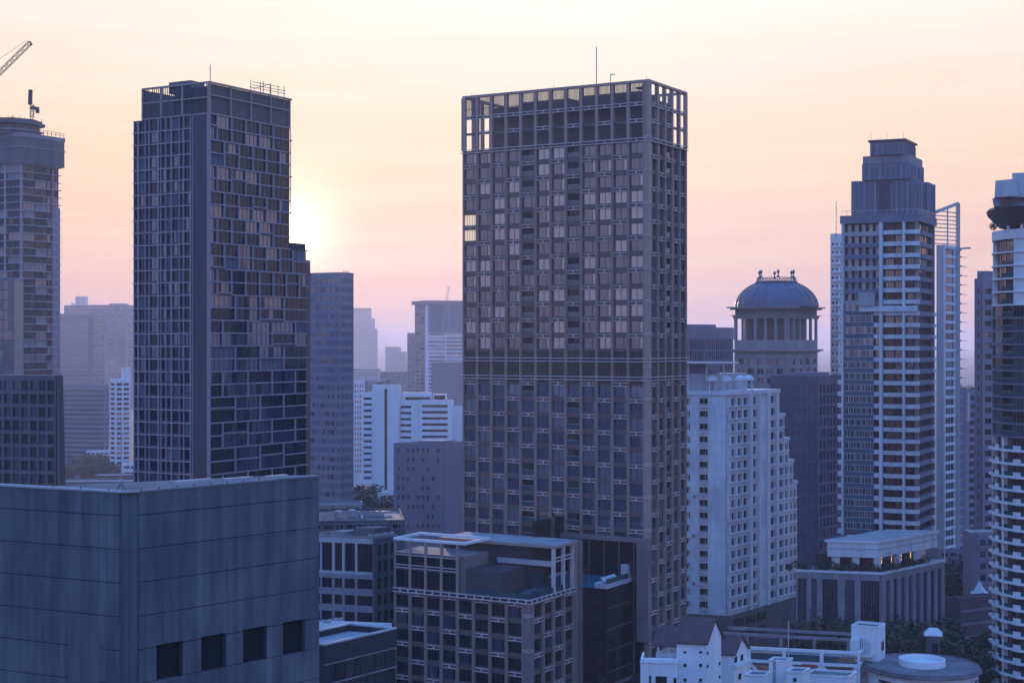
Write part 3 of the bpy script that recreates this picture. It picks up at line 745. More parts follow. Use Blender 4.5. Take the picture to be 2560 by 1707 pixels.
# ================================================================== construction tower, far left, with its crane
b = Bld('unfinished_tower', 'unfinished concrete tower with bare floor slabs and dark drum on top at far left', 'tower', 55, 650, -80, 150, 332)
fh = 3.2
b.par(.9, b.W, .9, b.D, 0, b.zt - 12.8, 'core_dark', 'inner_core')
for j in range(int((b.zt - 13) / fh)):
    z = b.zt - 12.8 - j * fh
    b.par(-.2, b.W, -.2, b.D + .7, z - .28, z, 'pale_concrete', 'floor_slab')
    for fc, L_, n in ((b.L, b.W, 4), (b.R, b.D, 3)):
        for i, (a_, c_) in enumerate(spans(0.9, L_, n, .5)):
            r_ = rl.random()
            if r_ < .75: b.win(fc, a_, c_, z - fh + .02, z - .3, -.85, mull=2, fw=.1, fm='dark_concrete', panes=('glass_dark', 'core_dark', 'core_dark', 'glass_blue'))
            elif r_ < .9: b.p('wall').box(fc, a_, c_, -.88, -.5, z - fh + .02, z - .3, 'concrete')
    for u in (.1, b.D - 4.2): b.p('column').box(b.R, u, u + .6, -.8, -.1, z - fh, z - .28, 'concrete')
    for u in (.1, 9.5): b.p('column').box(b.L, u + .7, u + 1.3, -.8, -.1, z - fh, z - .28, 'pale_concrete')
b.par(b.W - 1, b.W, b.D - 4, b.D, 0, 1, 'concrete')
b.p('wall').box(b.R, b.D - 4, b.D, -.85, .05, 0, b.zt - 30, 'mauve')
b.par(-1.0, b.W, -1.0, b.D + 1.6, b.zt - 12.7, b.zt, 'dark_concrete', 'top_screen', 'roof_deck')
b.ring(-1.2, b.W, -1.2, b.D + 1.9, b.zt - 1.6, b.zt + .05, .3, 'concrete', 'top_screen#b')
b.ring(-1.3, b.W, -1.3, b.D + 2.0, b.zt - 6.0, b.zt - 5.5, .3, 'concrete', 'top_screen#b')
q = b.pt(13, 6.5); zc0 = b.zt; zc1 = wz(293, b.Y)
dr = b.p('drum'); rad = (117 - 55) / F * b.Y + 2.2
dr.lathe(q, [(rad - 1.2, zc0), (rad - 1.2, zc1 - 3.2), (rad - 2.2, zc1 - 3.2), (rad - 2.2, zc1 - 2.2), (0, zc1 - 2.2)], 'dark_concrete', 8, a0=.3, a1=.3 + 2 * math.pi)
dr.lathe(q, [(0, zc1 - 2.19), (rad + .9, zc1 - 2.19), (rad + .9, zc1 - 1.0), (rad - .4, zc1 - .9), (rad - .4, zc1), (0, zc1)], 'dark_concrete', 8, a0=.3, a1=.3 + 2 * math.pi)
dr.lathe(q, [(0, zc1 - 5.0), (rad + .1, zc1 - 5.0), (rad + .1, zc1 - 4.4), (0, zc1 - 4.4)], 'concrete', 8, a0=.3, a1=.3 + 2 * math.pi)
for k in range(26):
    a_ = k * math.pi / 13; rq = rad * rl.uniform(.55, .97); pp = (q[0] + rq * math.cos(a_), q[1] + rq * math.sin(a_)); b.p('rebar').beam((*pp, zc1 - .02), (*pp, zc1 + rl.uniform(.3, 1.3)), .14, 'metal_dark')
for k in range(10):
    a_ = k * math.pi / 5; pp = (q[0] + rad * math.cos(a_), q[1] + rad * math.sin(a_)); b.p('rail').beam((*pp, zc1 - 1.4), (*pp, zc1 + .8), .2, 'metal_dark')
for px in (105, 115, 125, 136, 146, 156):
    u = b.R.up(px); pq = b.R.pt(u, .9); b.p('rail').beam((*pq, b.zt), (*pq, b.zt + 2.2), .18, 'metal_dark')
pq0, pq1 = b.R.pt(3, .9), b.R.pt(b.D + 1, .9)
for h in (1.1, 2.1): b.p('rail').beam((*pq0, b.zt + h), (*pq1, b.zt + h), .14, 'metal_dark')
b.finish()
def lattice(p, q, w, m, n, mb):
    p, q = Vector(p), Vector(q); a = (q - p).normalized(); up = Vector((0, 0, 1)) if abs(a.z) < .9 else Vector((0, 1, 0))
    x = a.cross(up).normalized() * w / 2; y = x.normalized().cross(a) * w / 2; cs = [x + y, -x + y, -x - y, x - y]
    for c in cs: mb.beam(p + c, q + c, w * .13, m)
    for k in range(n):
        a0, a1 = p.lerp(q, k / n), p.lerp(q, (k + 1) / n)
        for i in range(4):
            c, d_ = cs[i], cs[(i + 1) % 4]; mb.beam(a0 + (c if k % 2 else d_), a1 + (d_ if k % 2 else c), w * .09, m)
q = (wx(80, 645), 645.0); t = thing('tower_crane', 'dark stub of a climbing crane standing on the unfinished tower drum', 'crane', (*q, zc1 - 1))
k = MB(); lattice((*q, zc1 - 1), (*q, wz(262, 645)), 1.3, 'metal_dark', 6, k); k.build('mast', t)
k = MB(); k.beam((q[0] - .8, q[1], wz(262, 645)), (q[0] - .6, q[1], wz(225, 645)), 1.5, 'metal_dark', 1.1); k.beam((q[0] - .1, q[1], wz(262, 645)), (q[0] - .3, q[1], wz(227, 645)), .5, 'metal_dark'); k.build('jib', t)
k = MB(); k.beam((q[0] - .4, q[1], wz(270, 645)), (q[0] + 2.8, q[1], wz(272, 645)), 1.5, 'metal_dark', 1.2); k.beam((q[0] + 1.6, q[1], wz(279, 645)), (q[0] + 3.0, q[1], wz(279, 645)), 1.2, 'metal_dark', 1.4); k.build('counterweight', t)
# jib of a second crane entering from the left
Yc = 520; t = thing('tower_crane', 'pale lattice crane jib slanting up into the sky from the left edge', 'crane', (wx(-150, Yc), Yc, 0))
P0, P1 = (wx(-95, Yc), Yc, wz(275, Yc)), (wx(76, Yc), Yc, wz(107, Yc))
k = MB(); lattice(P0, P1, 1.25, 'crane_yellow', 26, k); k.build('jib', t)
k = MB(); lattice((P0[0], P0[1], 0), (P0[0], P0[1], P0[2]), 1.9, 'crane_yellow', 60, k); k.build('mast', t)
k = MB(); k.beam((P0[0], P0[1], P0[2] + 8), (P1[0] - 1.2, P1[1], P1[2] + .9), .09, 'metal_dark'); k.beam((P0[0], P0[1], P0[2]), (P0[0], P0[1], P0[2] + 8), .5, 'crane_yellow'); k.beam(P0, (P0[0] - 6, P0[1], P0[2] - 1), 1.4, 'crane_yellow'); k.build('cable', t)
k = MB(); k.beam((P1[0] - .2, P1[1], P1[2] + .4), (P1[0] + .5, P1[1], P1[2] - .9), .5, 'metal_dark'); k.build('hook', t)
# teal glass block in front of it
b = Bld('glass_block', 'plain teal glass block in front of the unfinished tower at left edge', 'building', 36, 560, -120, 60, 700, aL=84, aR=4)
b.core(.2, 0, b.zt, 'teal_panel'); b.ring(.02, b.W, .02, b.D, b.zt, b.zt + .8, .3, 'slate')
for j in range(int(b.zt / 3.6)):
    z = b.zt - 3.6 * (j + 1)
    for (a_, c_) in spans(.3, b.W, 6, .12): b.win(b.L, a_, c_, z + .12, z + 3.5, -.18, mull=1, fw=.06, fm='teal_panel', panes=('glass_teal', 'glass_teal', 'glass_blue'))
b.finish()
# dark gridded office with tapering side
b = Bld('office_block', 'dark concrete office block with a grid of square windows at left edge', 'building', 143, 400, -60, 157, 938, aL=72, aR=22)
rows_ = floors(b.zt, 20, 3.46, .35, .5, .9)
cols_ = spans(.3, b.W, 9, .55)
b.punched(b.L, .5, b.W, 0, b.zt, .5, [(max(a_, .8), c_) for a_, c_ in cols_], rows_, 'dark_concrete', style=dict(mull=2, fw=.08, panes=('glass_dark', 'glass_dark', 'glass_dark', 'glass_blue')))
b.core(.5, 0, b.zt, 'core_dark')
p0, p1 = b.R.pt(0.5), b.R.pt(b.D); zt = b.zt
s1, s2 = b.R.pt(.5, 2.2), b.R.pt(b.D, 2.2)
b.p('side_wall').hexa([(*b.R.pt(0), 0), (*b.R.pt(0, 2.4), 0), (*b.R.pt(b.D, 2.4), 0), (*b.R.pt(b.D), 0), (*b.R.pt(0), zt), (*b.R.pt(0, .1), zt), (*b.R.pt(b.D, .1), zt), (*b.R.pt(b.D), zt)][0:8], 'dark_concrete')
b.finish()

# ================================================================== hazy middle distance, left gap
def slab_tower(name, label, cat, cpx, Y, lpx, rpx, ytop, fh, m, nL=1, nR=1, aL=59.9, aR=30.1, gap=.6, sill=1.1, head=.6, t=.4, panes=DG, fm='spandrel', mull=0, para=1.2, zmin=0, top=1.0, group=None, pm=None, fin=True):
    b = Bld(name, label, cat, cpx, Y, lpx, rpx, ytop, aL, aR, group)
    b.core(t, 0, b.zt, 'core_dark')
    rows_ = floors(b.zt, zmin, fh, sill, head, top)
    if nL and b.W > .8: b.punched(b.L, t, b.W, 0, b.zt, t, [(max(a_, t + .2), c_) for a_, c_ in spans(0, b.W, nL, gap)], rows_, m, style=dict(mull=mull, fw=.07 if mull else 0, fm=fm, panes=panes))
    elif b.W > .8: b.p('wall').box(b.L, t, b.W, -t, 0, 0, b.zt, m)
    if nR and b.D > .8: b.punched(b.R, 0, b.D, 0, b.zt, t, spans(0, b.D, nR, gap), rows_, m, style=dict(mull=mull, fw=.07 if mull else 0, fm=fm, panes=panes))
    elif b.D > .8: b.p('wall').box(b.R, 0, b.D, -t, 0, 0, b.zt, m)
    if para: b.ring(-.05, b.W, -.05, b.D, b.zt + .002, b.zt + para, .3, pm or m)
    if fin: b.finish()
    return b
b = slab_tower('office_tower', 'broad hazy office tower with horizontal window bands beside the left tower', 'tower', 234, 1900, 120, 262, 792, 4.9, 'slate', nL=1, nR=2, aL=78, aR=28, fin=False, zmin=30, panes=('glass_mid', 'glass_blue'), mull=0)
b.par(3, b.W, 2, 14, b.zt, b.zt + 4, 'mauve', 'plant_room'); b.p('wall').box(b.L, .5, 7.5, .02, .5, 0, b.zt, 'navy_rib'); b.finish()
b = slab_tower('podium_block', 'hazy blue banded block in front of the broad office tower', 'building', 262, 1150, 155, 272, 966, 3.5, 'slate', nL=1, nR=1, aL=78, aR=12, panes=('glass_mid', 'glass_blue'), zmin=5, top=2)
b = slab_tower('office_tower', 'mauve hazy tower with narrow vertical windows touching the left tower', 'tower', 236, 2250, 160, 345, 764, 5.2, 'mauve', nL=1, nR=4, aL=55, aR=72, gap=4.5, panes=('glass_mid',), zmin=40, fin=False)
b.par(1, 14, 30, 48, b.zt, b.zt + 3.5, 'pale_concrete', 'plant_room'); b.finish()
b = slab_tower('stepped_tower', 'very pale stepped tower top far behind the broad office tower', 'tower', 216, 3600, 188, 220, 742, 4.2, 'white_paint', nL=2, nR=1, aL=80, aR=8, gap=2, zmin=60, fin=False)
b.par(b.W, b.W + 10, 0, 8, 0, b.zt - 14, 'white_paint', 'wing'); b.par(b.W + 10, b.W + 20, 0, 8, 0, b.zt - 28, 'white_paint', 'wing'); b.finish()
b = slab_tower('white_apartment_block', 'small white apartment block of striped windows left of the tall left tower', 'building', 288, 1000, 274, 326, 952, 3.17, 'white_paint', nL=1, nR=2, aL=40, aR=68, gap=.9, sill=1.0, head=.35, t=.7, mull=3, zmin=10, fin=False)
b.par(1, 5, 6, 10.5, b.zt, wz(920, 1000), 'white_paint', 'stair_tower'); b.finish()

# far pale towers in the middle gap
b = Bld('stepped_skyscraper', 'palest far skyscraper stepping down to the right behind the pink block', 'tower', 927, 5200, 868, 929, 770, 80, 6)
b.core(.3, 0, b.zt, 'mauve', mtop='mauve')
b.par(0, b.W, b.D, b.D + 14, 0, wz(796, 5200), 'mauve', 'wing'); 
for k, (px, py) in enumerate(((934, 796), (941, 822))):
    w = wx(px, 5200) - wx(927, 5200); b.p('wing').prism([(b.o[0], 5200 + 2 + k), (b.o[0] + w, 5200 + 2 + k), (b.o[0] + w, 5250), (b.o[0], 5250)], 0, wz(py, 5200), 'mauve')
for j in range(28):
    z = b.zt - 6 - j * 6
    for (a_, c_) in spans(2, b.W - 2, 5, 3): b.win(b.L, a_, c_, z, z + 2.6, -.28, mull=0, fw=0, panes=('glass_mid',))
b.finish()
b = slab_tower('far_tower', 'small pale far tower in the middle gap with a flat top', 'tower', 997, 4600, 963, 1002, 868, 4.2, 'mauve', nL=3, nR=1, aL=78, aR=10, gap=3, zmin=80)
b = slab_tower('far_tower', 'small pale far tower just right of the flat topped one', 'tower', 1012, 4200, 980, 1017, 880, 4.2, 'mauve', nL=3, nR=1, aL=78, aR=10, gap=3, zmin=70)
b = Bld('hotel_tower', 'tall pale lilac tower with curved roof lip beside the central tower', 'tower', 1063, 1500, 1037, 1200, 762, 70, 66)
b.core(.5, 0, b.zt, 'mauve', mtop='roof_deck')
R = b.R
rows_ = floors(b.zt, 30, 3.7, .9, .5, 4)
b.punched(b.L, .5, b.W, 0, b.zt, .5, spans(.3, b.W, 2, .8), rows_, 'mauve', style=dict(mull=0, fw=0, panes=('glass_mid', 'glass_dark')))
b.p('wall').box(R, 0, 3, -.5, .4, 0, b.zt, 'white_paint')
u1 = R.up(1116); zs = wz(832, 1500)
b.p('wall').box(R, 3, u1, -.5, 0, zs, b.zt, 'slate')
b.p('wall').box(R, u1, b.D, -.5, 0, zs, b.zt, 'mauve')
b.punched(R, 3, b.D, 0, zs, .5, spans(3, b.D, 3, .6), floors(zs, 20, 3.7, 1.3, .3, 0), 'white_paint', style=dict(mull=0, fw=0, panes=('glass_pale', 'glass_mid')))
b.par(-1.8, b.W + 1.5, -1.8, b.D, b.zt + .01, b.zt + 3.6, 'mauve', 'roof_lip', 'roof_deck')
b.par(.4, b.W, b.D * .1, b.D, b.zt + 3.61, b.zt + 4.4, 'mauve', 'roof_lip')
b.par(b.W, b.W + 8, 0, 20, 0, wz(832, 1500), 'mauve', 'side_wing')
for j in range(30):
    z = wz(838, 1500) - j * 3.7; f2 = Face(b.pt(b.W, 0), 70, True); b.win(f2, 1, 3.4, z - 2.4, z, .02, mull=0, fw=0, panes=('glass_mid',)); b.win(f2, 4.4, 7, z - 2.4, z, .02, mull=0, fw=0, panes=('glass_mid',))
b.finish()
Yk = 1350; t = thing('tower_crane', 'thin upright crane standing in front of the lilac tower', 'crane', (wx(1110, Yk), Yk, 0))
k = MB(); lattice((wx(1108, Yk), Yk, 0), (wx(1108, Yk), Yk, wz(806, Yk)), 1.9, 'metal_pale', 60, k); k.build('mast', t)
k = MB(); lattice((wx(1108, Yk), Yk, wz(806, Yk)), (wx(1122, Yk), Yk, wz(716, Yk)), 1.5, 'metal_pale', 16, k); k.build('jib', t)
k = MB(); k.beam((wx(1085, Yk), Yk, wz(870, Yk)), (wx(1108, Yk), Yk, wz(866, Yk)), 3, 'metal_pale'); k.build('counterweight', t)
b = slab_tower('slab_block', 'flat mauve block in front of the lilac tower', 'building', 1082, 1280, 1078, 1200, 909, 4, 'slate', nL=0, nR=0, aL=60, aR=70, para=1)

# white office with striped windows
Yo = 880
b = Bld('white_office', 'white striped office building with a tall slotted core in the middle gap', 'building', 1000, Yo, 931, 1004, 962, 82, 10)
def zz(py): return wz(py, Yo)
b.core(.4, 0, b.zt, 'white_paint')
s0, s1 = b.L.up(968), b.L.up(961)
b.p('wall').box(b.L, .6, s0, -.4, 0, 0, b.zt, 'white_paint'); b.p('wall').box(b.L, s1, b.W, -.4, 0, 0, b.zt, 'white_paint'); b.p('wall').box(b.L, s0, s1, -.4, 0, zz(972), b.zt, 'white_paint')
b.win(b.L, s0, s1, 5, zz(972), -.38, mull=0, fw=0, panes=('glass_dark',))
# left wing and right wings as their own planes
def wing(px0, px1, ytop, dY, cols_, stripes=True, pitch=3.47, part='wing'):
    p0, p1 = (wx(px0, Yo + dY), Yo + dY), (wx(px1, Yo + dY), Yo + dY); f = edge_face(p0, p1); zt_ = wz(ytop, Yo + dY)
    m = b.p(part); m.prism([(p0[0], p0[1] + .45), (p1[0], p1[1] + .45), (p1[0], p1[1] + 16), (p0[0], p0[1] + 16)], 0, zt_, 'white_paint', 'roof_deck')
    k = lambda x: (x - px0) / F * (Yo + dY)
    b.punched(f, 0, f.L, 0, zt_ + .8, .43, [(k(a_), k(c_)) for a_, c_ in cols_], floors(zt_, 15, pitch, .4, 1.65, .6), 'white_paint', part, style=dict(mull=3, fw=.07, fm='spandrel', panes=('glass_dark', 'glass_mid')))
wing(905, 930.5, 983, 1.5, [(909, 929)]); wing(1001, 1050, 1004, 2.0, [(1001.5, 1028)]); wing(1050.2, 1131, 1002, 0.5, [(1055, 1119)]); wing(1131.2, 1170, 1018, 6, [])
b.p('plant_room').prism([(wx(1004, Yo), Yo + 4), (wx(1078, Yo), Yo + 4), (wx(1078, Yo), Yo + 14), (wx(1004, Yo), Yo + 14)], zz(1010), zz(982), 'white_paint', 'roof_deck')
b.p('plant_room').prism([(wx(1082, Yo), Yo + 3), (wx(1115, Yo), Yo + 3), (wx(1115, Yo), Yo + 14), (wx(1082, Yo), Yo + 14)], zz(1010), zz(986), 'white_paint', 'roof_deck')
f = edge_face((wx(1010, Yo), Yo + 3.98), (wx(1076, Yo), Yo + 3.98)); b.win(f, .5, f.L - .5, zz(1000), zz(993), .0, mull=6, panes=('glass_dark',))
f = edge_face((wx(1084, Yo), Yo + 2.98), (wx(1113, Yo), Yo + 2.98)); b.win(f, .3, f.L - .3, zz(1000), zz(989), .0, mull=3, panes=('glass_dark',))
b.finish()
q = (wx(969, Yo), Yo + 6); t = thing('satellite_dish', 'round satellite dish on top of the white striped office', 'dish', (*q, zz(962)))
k = MB(); k.beam((*q, zz(962) + .01), (*q, zz(954)), .5, 'metal_dark'); k.build('stand', t)
k = MB(); cz = zz(952)
k.lathe(q, [(0, cz - .9), (.9, cz - .8), (1.6, cz - .4), (1.7, cz)], 'metal_dark', 18, sy=.6); k.lathe(q, [(1.68, cz + .01), (1.5, cz - .3), (.9, cz - .7), (0, cz - .8)], 'metal_dark', 18, sy=.6); k.build('reflector', t)
k = MB(); k.beam((wx(938, Yo), Yo + 5, zz(960)), (wx(962, Yo), Yo + 5, zz(955)), .5, 'metal_dark'); k.beam((wx(945, Yo), Yo + 5, zz(962)), (wx(950, Yo), Yo + 5, zz(957)), .4, 'metal_dark')
tag(k.build('roof_hoist'), 'small dark maintenance hoist lying on the white office roof beside the dish', 'hoist')
b = slab_tower('lattice_block', 'pale block of small windows between pink block and white office', 'building', 884, 960, 860, 912, 955, 3.3, 'white_old', nL=3, nR=4, aL=60, aR=74, gap=.9, sill=.9, head=.5, mull=1, zmin=10)
b = slab_tower('pink_block', 'plain tall block standing just right of the stepped left tower', 'tower', 850, 590, 775, 884, 687, 3.4, 'mauve', nL=6, nR=3, gap=.35, sill=1.3, head=.3, t=.2, panes=('slate', 'mauve', 'slate', 'glass_mid'), mull=1, zmin=20, fin=False, para=1.0)
for px in (868, 873, 878):
    u = b.R.up(px); q = b.R.pt(u, -1.5); b.p('antenna').beam((*q, b.zt), (*q, b.zt + 1.9), .25, 'metal_dark')
b.finish()
b = slab_tower('slate_block', 'plain slate block in front of the white office beside the central tower', 'building', 1110, 560, 984, 1190, 1114, 3.4, 'slate', nL=0, nR=0, aL=80, aR=40, para=.8, fin=False)
for j in range(9):
    z = b.zt - 3.4 * (j + 1); b.p('wall').box(b.L, .3, b.W, .004, .05, z, z + .12, 'navy_rib')
    for (a_, c_) in spans(.8, b.W - .4, 9, .9): b.win(b.L, a_, c_, z + .8, z + 2.5, .0, mull=1, fw=.06, fm='slate', panes=('slate', 'slate', 'glass_mid'))
b.par(3, 12, 3, 10, b.zt, b.zt + 1.6, 'slate', 'plant_room', 'roof_deck'); b.finish()

# ================================================================== mid-left low buildings
b = Bld('colonnade_block', 'grey block with four tall framed windows behind the dark flat roof', 'building', 936, 335, 770, 992, 1347, 72, 40)
zw0, zw1 = b.L.z(1431), b.L.z(1360)
b.core(.6, 0, b.zt - .5, 'core_dark', mtop='roof_stained')
cl = [(b.L.up(x1), b.L.up(x0)) for x0, x1 in ((804, 830), (836, 855), (861, 887), (893, 931))][::-1]
b.punched(b.L, .6, b.W, zw0 - .6, b.zt, .6, cl + [(b.L.up(800), b.L.up(775))], [(zw0, zw1)], 'pale_concrete', style=dict(mull=1, fw=.06, panes=('glass_dark',)))
b.punched(b.L, .6, b.W, 0, zw0 - .62, .6, cl + [(b.L.up(800), b.L.up(775))], floors(zw0 - .62, 5, 3.6, .8, .6, .3), 'concrete', style=dict(mull=1, fw=.06, panes=('glass_dark',)))
b.punched(b.R, 0, b.D, 0, b.zt - .02, .6, spans(.4, b.D, 3, .6), floors(b.zt, 5, 3.6, .5, .5, .8), 'dark_concrete', style=dict(mull=1, fw=.06, panes=('glass_dark', 'glass_blue')))
CB = b; b.ring(-.05, b.W, -.05, b.D, b.zt + .002, b.zt + .5, .35, 'concrete')
b.par(3, 8, 4, 9, b.zt - .5, b.zt + 1.8, 'dark_concrete', 'plant_room'); b.par(9.5, 13, 3, 8, b.zt - .5, b.zt + .9, 'concrete', 'plant_room'); b.finish()
b = Bld('annex', 'low pale annex roof with a parapet behind the dark flat roof', 'building', 936, 296, 770, 980, 1563, 78, 50)
b.core(.02, 0, b.zt - .9, 'pale_concrete', mtop='roof_deck'); b.ring(.0, b.W, .0, b.D, b.zt - .95, b.zt, .3, 'white_paint'); b.finish()
ORD3 = ('first', 'second', 'third')
def ac_unit(x, y, z, lab, grp=None, s=1.0, a=.3):
    t = thing('air_conditioner', lab, 'air conditioner', (x, y, z), grp); ca, sa = math.cos(a), math.sin(a)
    P = lambda u, v: (x + (u * ca - v * sa) * s, y + (u * sa + v * ca) * s)
    k = MB(); k.prism([P(-.8, -.4), P(.8, -.4), P(.8, .4), P(-.8, .4)], z + .1 * s, z + 1.1 * s, 'metal_pale'); k.build('case', t)
    k = MB(); k.lathe(P(0, 0), [(.36 * s, z + 1.1 * s), (.36 * s, z + 1.2 * s), (0, z + 1.18 * s)], 'metal_dark', 16); k.build('fan', t)
    for u in (-.7, .7):
        k = MB(); k.prism([P(u - .08, -.35), P(u + .08, -.35), P(u + .08, .35), P(u - .08, .35)], z, z + .1 * s, 'metal_dark'); k.build('foot', t)
for i_, (ua, ub_) in enumerate(((1.6, 1.6), (1.6, 4.2), (1.6, 6.6))):
    q = CB.pt(ua, ub_); ac_unit(q[0], q[1], CB.zt - .5, ORD3[i_] + ' air conditioner from the corner on the roof over the four framed windows', 'air conditioners over the framed windows', 1.2, .6)
za = b.zt - .9
for i, px in enumerate((815, 832, 846)):
    q = (wx(px, 301 + i), 301 + i); ac_unit(q[0], q[1], za, ('air conditioner box on the annex roof nearest the panelled building', 'middle air conditioner box of the three on the annex roof', 'air conditioner box on the annex roof farthest from the panelled building')[i], 'air conditioners on the annex roof', 1.0)
b = Bld('flat_roof_block', 'black walled block with a pale sunken flat roof beside the panelled building', 'building', 812, 230, 700, 992, 1609, 62, 36)
zt = b.zt; Wf = b.R.D if False else b.D
b.core(.3, 0, zt - 1.2, 'core_dark', mtop='roof_deck'); b.W = 16
b.parts.clear(); b.core(.3, 0, zt - 1.2, 'core_dark', mtop='roof_deck', a1=9.0)
b.ring(0, 9.0, 0, b.D, zt - 1.5, zt - .26, .45, 'core_dark', 'wall'); b.ring(-.06, 9.06, -.06, b.D + .06, zt - .25, zt, .6, 'pale_concrete')
b.par(-.02, 9, -.02, .0, 0, 1, 'core_dark')
for z in (zt - 3.2, zt - 6.2, zt - 9.4): b.p('string_course').box(b.R, .0, b.D, -.2, .06, z, z + .16, 'concrete')
zs = [(zt - 6.1, zt - 3.3), (zt - 9.3, zt - 6.3), (zt - 13, zt - 9.5)]
for z0, z1 in zs:
    for a_, c_ in spans(.1, b.D, 7, .12): b.win(b.R, a_, c_, z0 + .1, z1 - .05, -.28, mull=1, fw=.06, panes=('glass_dark', 'glass_dark', 'core_dark'))
b.p('wall').box(b.R, 0, b.D, -.3, .0, zt - 3.04, zt - 1.52, 'core_dark'); b.finish()

# low roofs and trees further down the gaps
def low(label, px0, px1, Y, ytop, m, name='low_building', dep=14, wins=True, mt='roof_deck', grp='low buildings in the gaps between the towers'):
    p0, p1 = (wx(px0, Y), Y), (wx(px1, Y), Y + (wx(px1, Y) - wx(px0, Y)) * .12); f = edge_face(p0, p1); z = wz(ytop, Y)
    t = thing(name, label, 'building', (*p0, 0), grp); k = MB()
    n = (-f.n[0], -f.n[1]); ins = lambda p, d_: (p[0] + n[0] * d_, p[1] + n[1] * d_)
    k.prism([ins(p0, .3), ins(p1, .3), ins(p1, dep), ins(p0, dep)], 0, z - .6, m, mt)
    for u0, u1, d0, d1 in ((0, f.L, -.3, 0), (0, f.L, -dep, -dep + .3), (0, .3, -dep + .3, -.3), (f.L - .3, f.L, -dep + .3, -.3)): k.box(f, u0, u1, d0, d1, 0 if d1 == 0 else z - .62, z, m)
    k.build('wall', t)
    if wins:
        g_ = []; z_ = z - 3.4; cnt = 0
        while z_ > max(0, z - 11):
            for a_, c_ in spans(.3, f.L - .3, max(2, int(f.L / 3.2)), .8):
                gg = wingeo(c_ - a_, 1.5, 1, 0, .07, 'white_old', ('glass_dark', 'glass_mid'), cnt % 4); cnt += 1
                if gg.me is None: gg.me = gg.mesh('window')
                o = bpy.data.objects.new('window', gg.me); COL.objects.link(o); o.parent = t; q = f.pt(c_, .0)
                o.location = (q[0] - p0[0], q[1] - p0[1], z_ + .9); o.rotation_euler = (0, 0, math.atan2(-f.u[1], -f.u[0]))
            z_ -= 3.4
    return t
low('low grey roof between the office block and the left tower', 150, 330, 700, 1204, 'concrete')
low('low brown roof at the foot of the white apartment block', 235, 345, 780, 1188, 'maroon')
low('small white wall building at the foot of the left tower', 305, 345, 860, 1160, 'white_paint')
low('long white low building behind the park trees', 215, 292, 1120, 1128, 'white_old')
low('low white block right of the panelled building', 775, 850, 700, 1196, 'white_old')
low('long grey roof in front of the park trees', 790, 905, 520, 1262, 'concrete', mt='roof_stained')
low('dark flat roof behind the four framed windows', 770, 1010, 430, 1302, 'dark_concrete', mt='roof_stained', dep=30)
def tank(px, Y, z, r, h, lab):
    q = (wx(px, Y), Y); t = thing('water_tank', lab, 'water tank', (*q, z), 'water tanks on the low roofs')
    k = MB(); k.lathe(q, [(0, z + .5), (r, z + .5), (r, z + .5 + h), (r * .5, z + .8 + h), (0, z + .85 + h)], 'metal_pale', 18); k.build('tank', t)
    for a_ in (.6, 2.2, 3.8, 5.3): k = MB(); k.beam((q[0] + r * .7 * math.cos(a_), q[1] + r * .7 * math.sin(a_), z), (q[0] + r * .7 * math.cos(a_), q[1] + r * .7 * math.sin(a_), z + .5), .14, 'metal_dark'); k.build('leg', t)
zl_ = wz(1302, 430) - .6
tank(846, 440, zl_, 1.1, 1.7, 'pale round water tank on the dark flat roof nearest the panelled building'); tank(880, 443, zl_, 1.1, 1.7, 'pale round water tank in the middle of the dark flat roof')
for i_, px in enumerate((905, 920, 935, 950)):
    ac_unit(wx(px, 446), 446.0, zl_, ('first', 'second', 'third', 'fourth')[i_] + ' air conditioner from the left on the dark flat roof', 'air conditioners on the dark flat roof', 1.4, .2)
k = MB(); k.beam((wx(830, 452), 452, zl_ + .6), (wx(975, 452), 454, zl_ + .6), .6, 'metal_pale', .5); k.beam((wx(905, 438), 438, zl_ + .4), (wx(905, 452), 452, zl_ + .4), .5, 'metal_pale', .5); tag(k.build('roof_duct'), 'long pale duct lying across the dark flat roof', 'duct')
low('narrow pale roof between the dark roof and the slate block', 880, 1000, 470, 1290, 'pale_concrete', mt='roof_deck', dep=16)
low('tiny far white house beside the slate block', 945, 1010, 640, 1232, 'white_old')

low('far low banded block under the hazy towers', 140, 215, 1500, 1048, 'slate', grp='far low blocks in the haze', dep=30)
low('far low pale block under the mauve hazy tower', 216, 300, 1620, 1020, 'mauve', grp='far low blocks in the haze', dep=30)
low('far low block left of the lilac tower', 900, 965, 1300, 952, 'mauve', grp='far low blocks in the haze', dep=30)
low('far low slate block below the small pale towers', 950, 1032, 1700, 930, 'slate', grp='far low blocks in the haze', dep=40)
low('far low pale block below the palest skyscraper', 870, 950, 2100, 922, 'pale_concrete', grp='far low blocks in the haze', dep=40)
# ================================================================== right group
# curved glass building
Yg = 620; c = (wx(1712, Yg + 20), Yg + 24)
t = thing('curved_glass_building', 'curved blue glass building between the central tower and the domed tower', 'building', (*c, 0))
rad = (1838 - 1712) / F * Yg; za, zb_ = wz(810, Yg), wz(823, Yg)
k = MB(); k.lathe(c, [(rad * .66, 0), (rad * .66, za), (0, za)], 'slate', 40); k.build('upper_drum', t)
k = MB(); k.lathe(c, [(rad - .3, 0), (rad - .3, zb_), (0, zb_)], 'core_dark', 48); k.lathe(c, [(rad + .5, zb_ - 4), (rad + .5, zb_ + .8), (rad - .5, zb_ + .8), (rad - .5, zb_ - 4)], 'slate', 48); k.build('wall', t)
k = MB()
for i in range(72):
    a_ = math.pi + i * math.pi / 60; pq = (c[0] + rad * math.cos(a_), c[1] + rad * math.sin(a_)); k.beam((*pq, 2), (*pq, zb_ - 4), .35, 'slate')
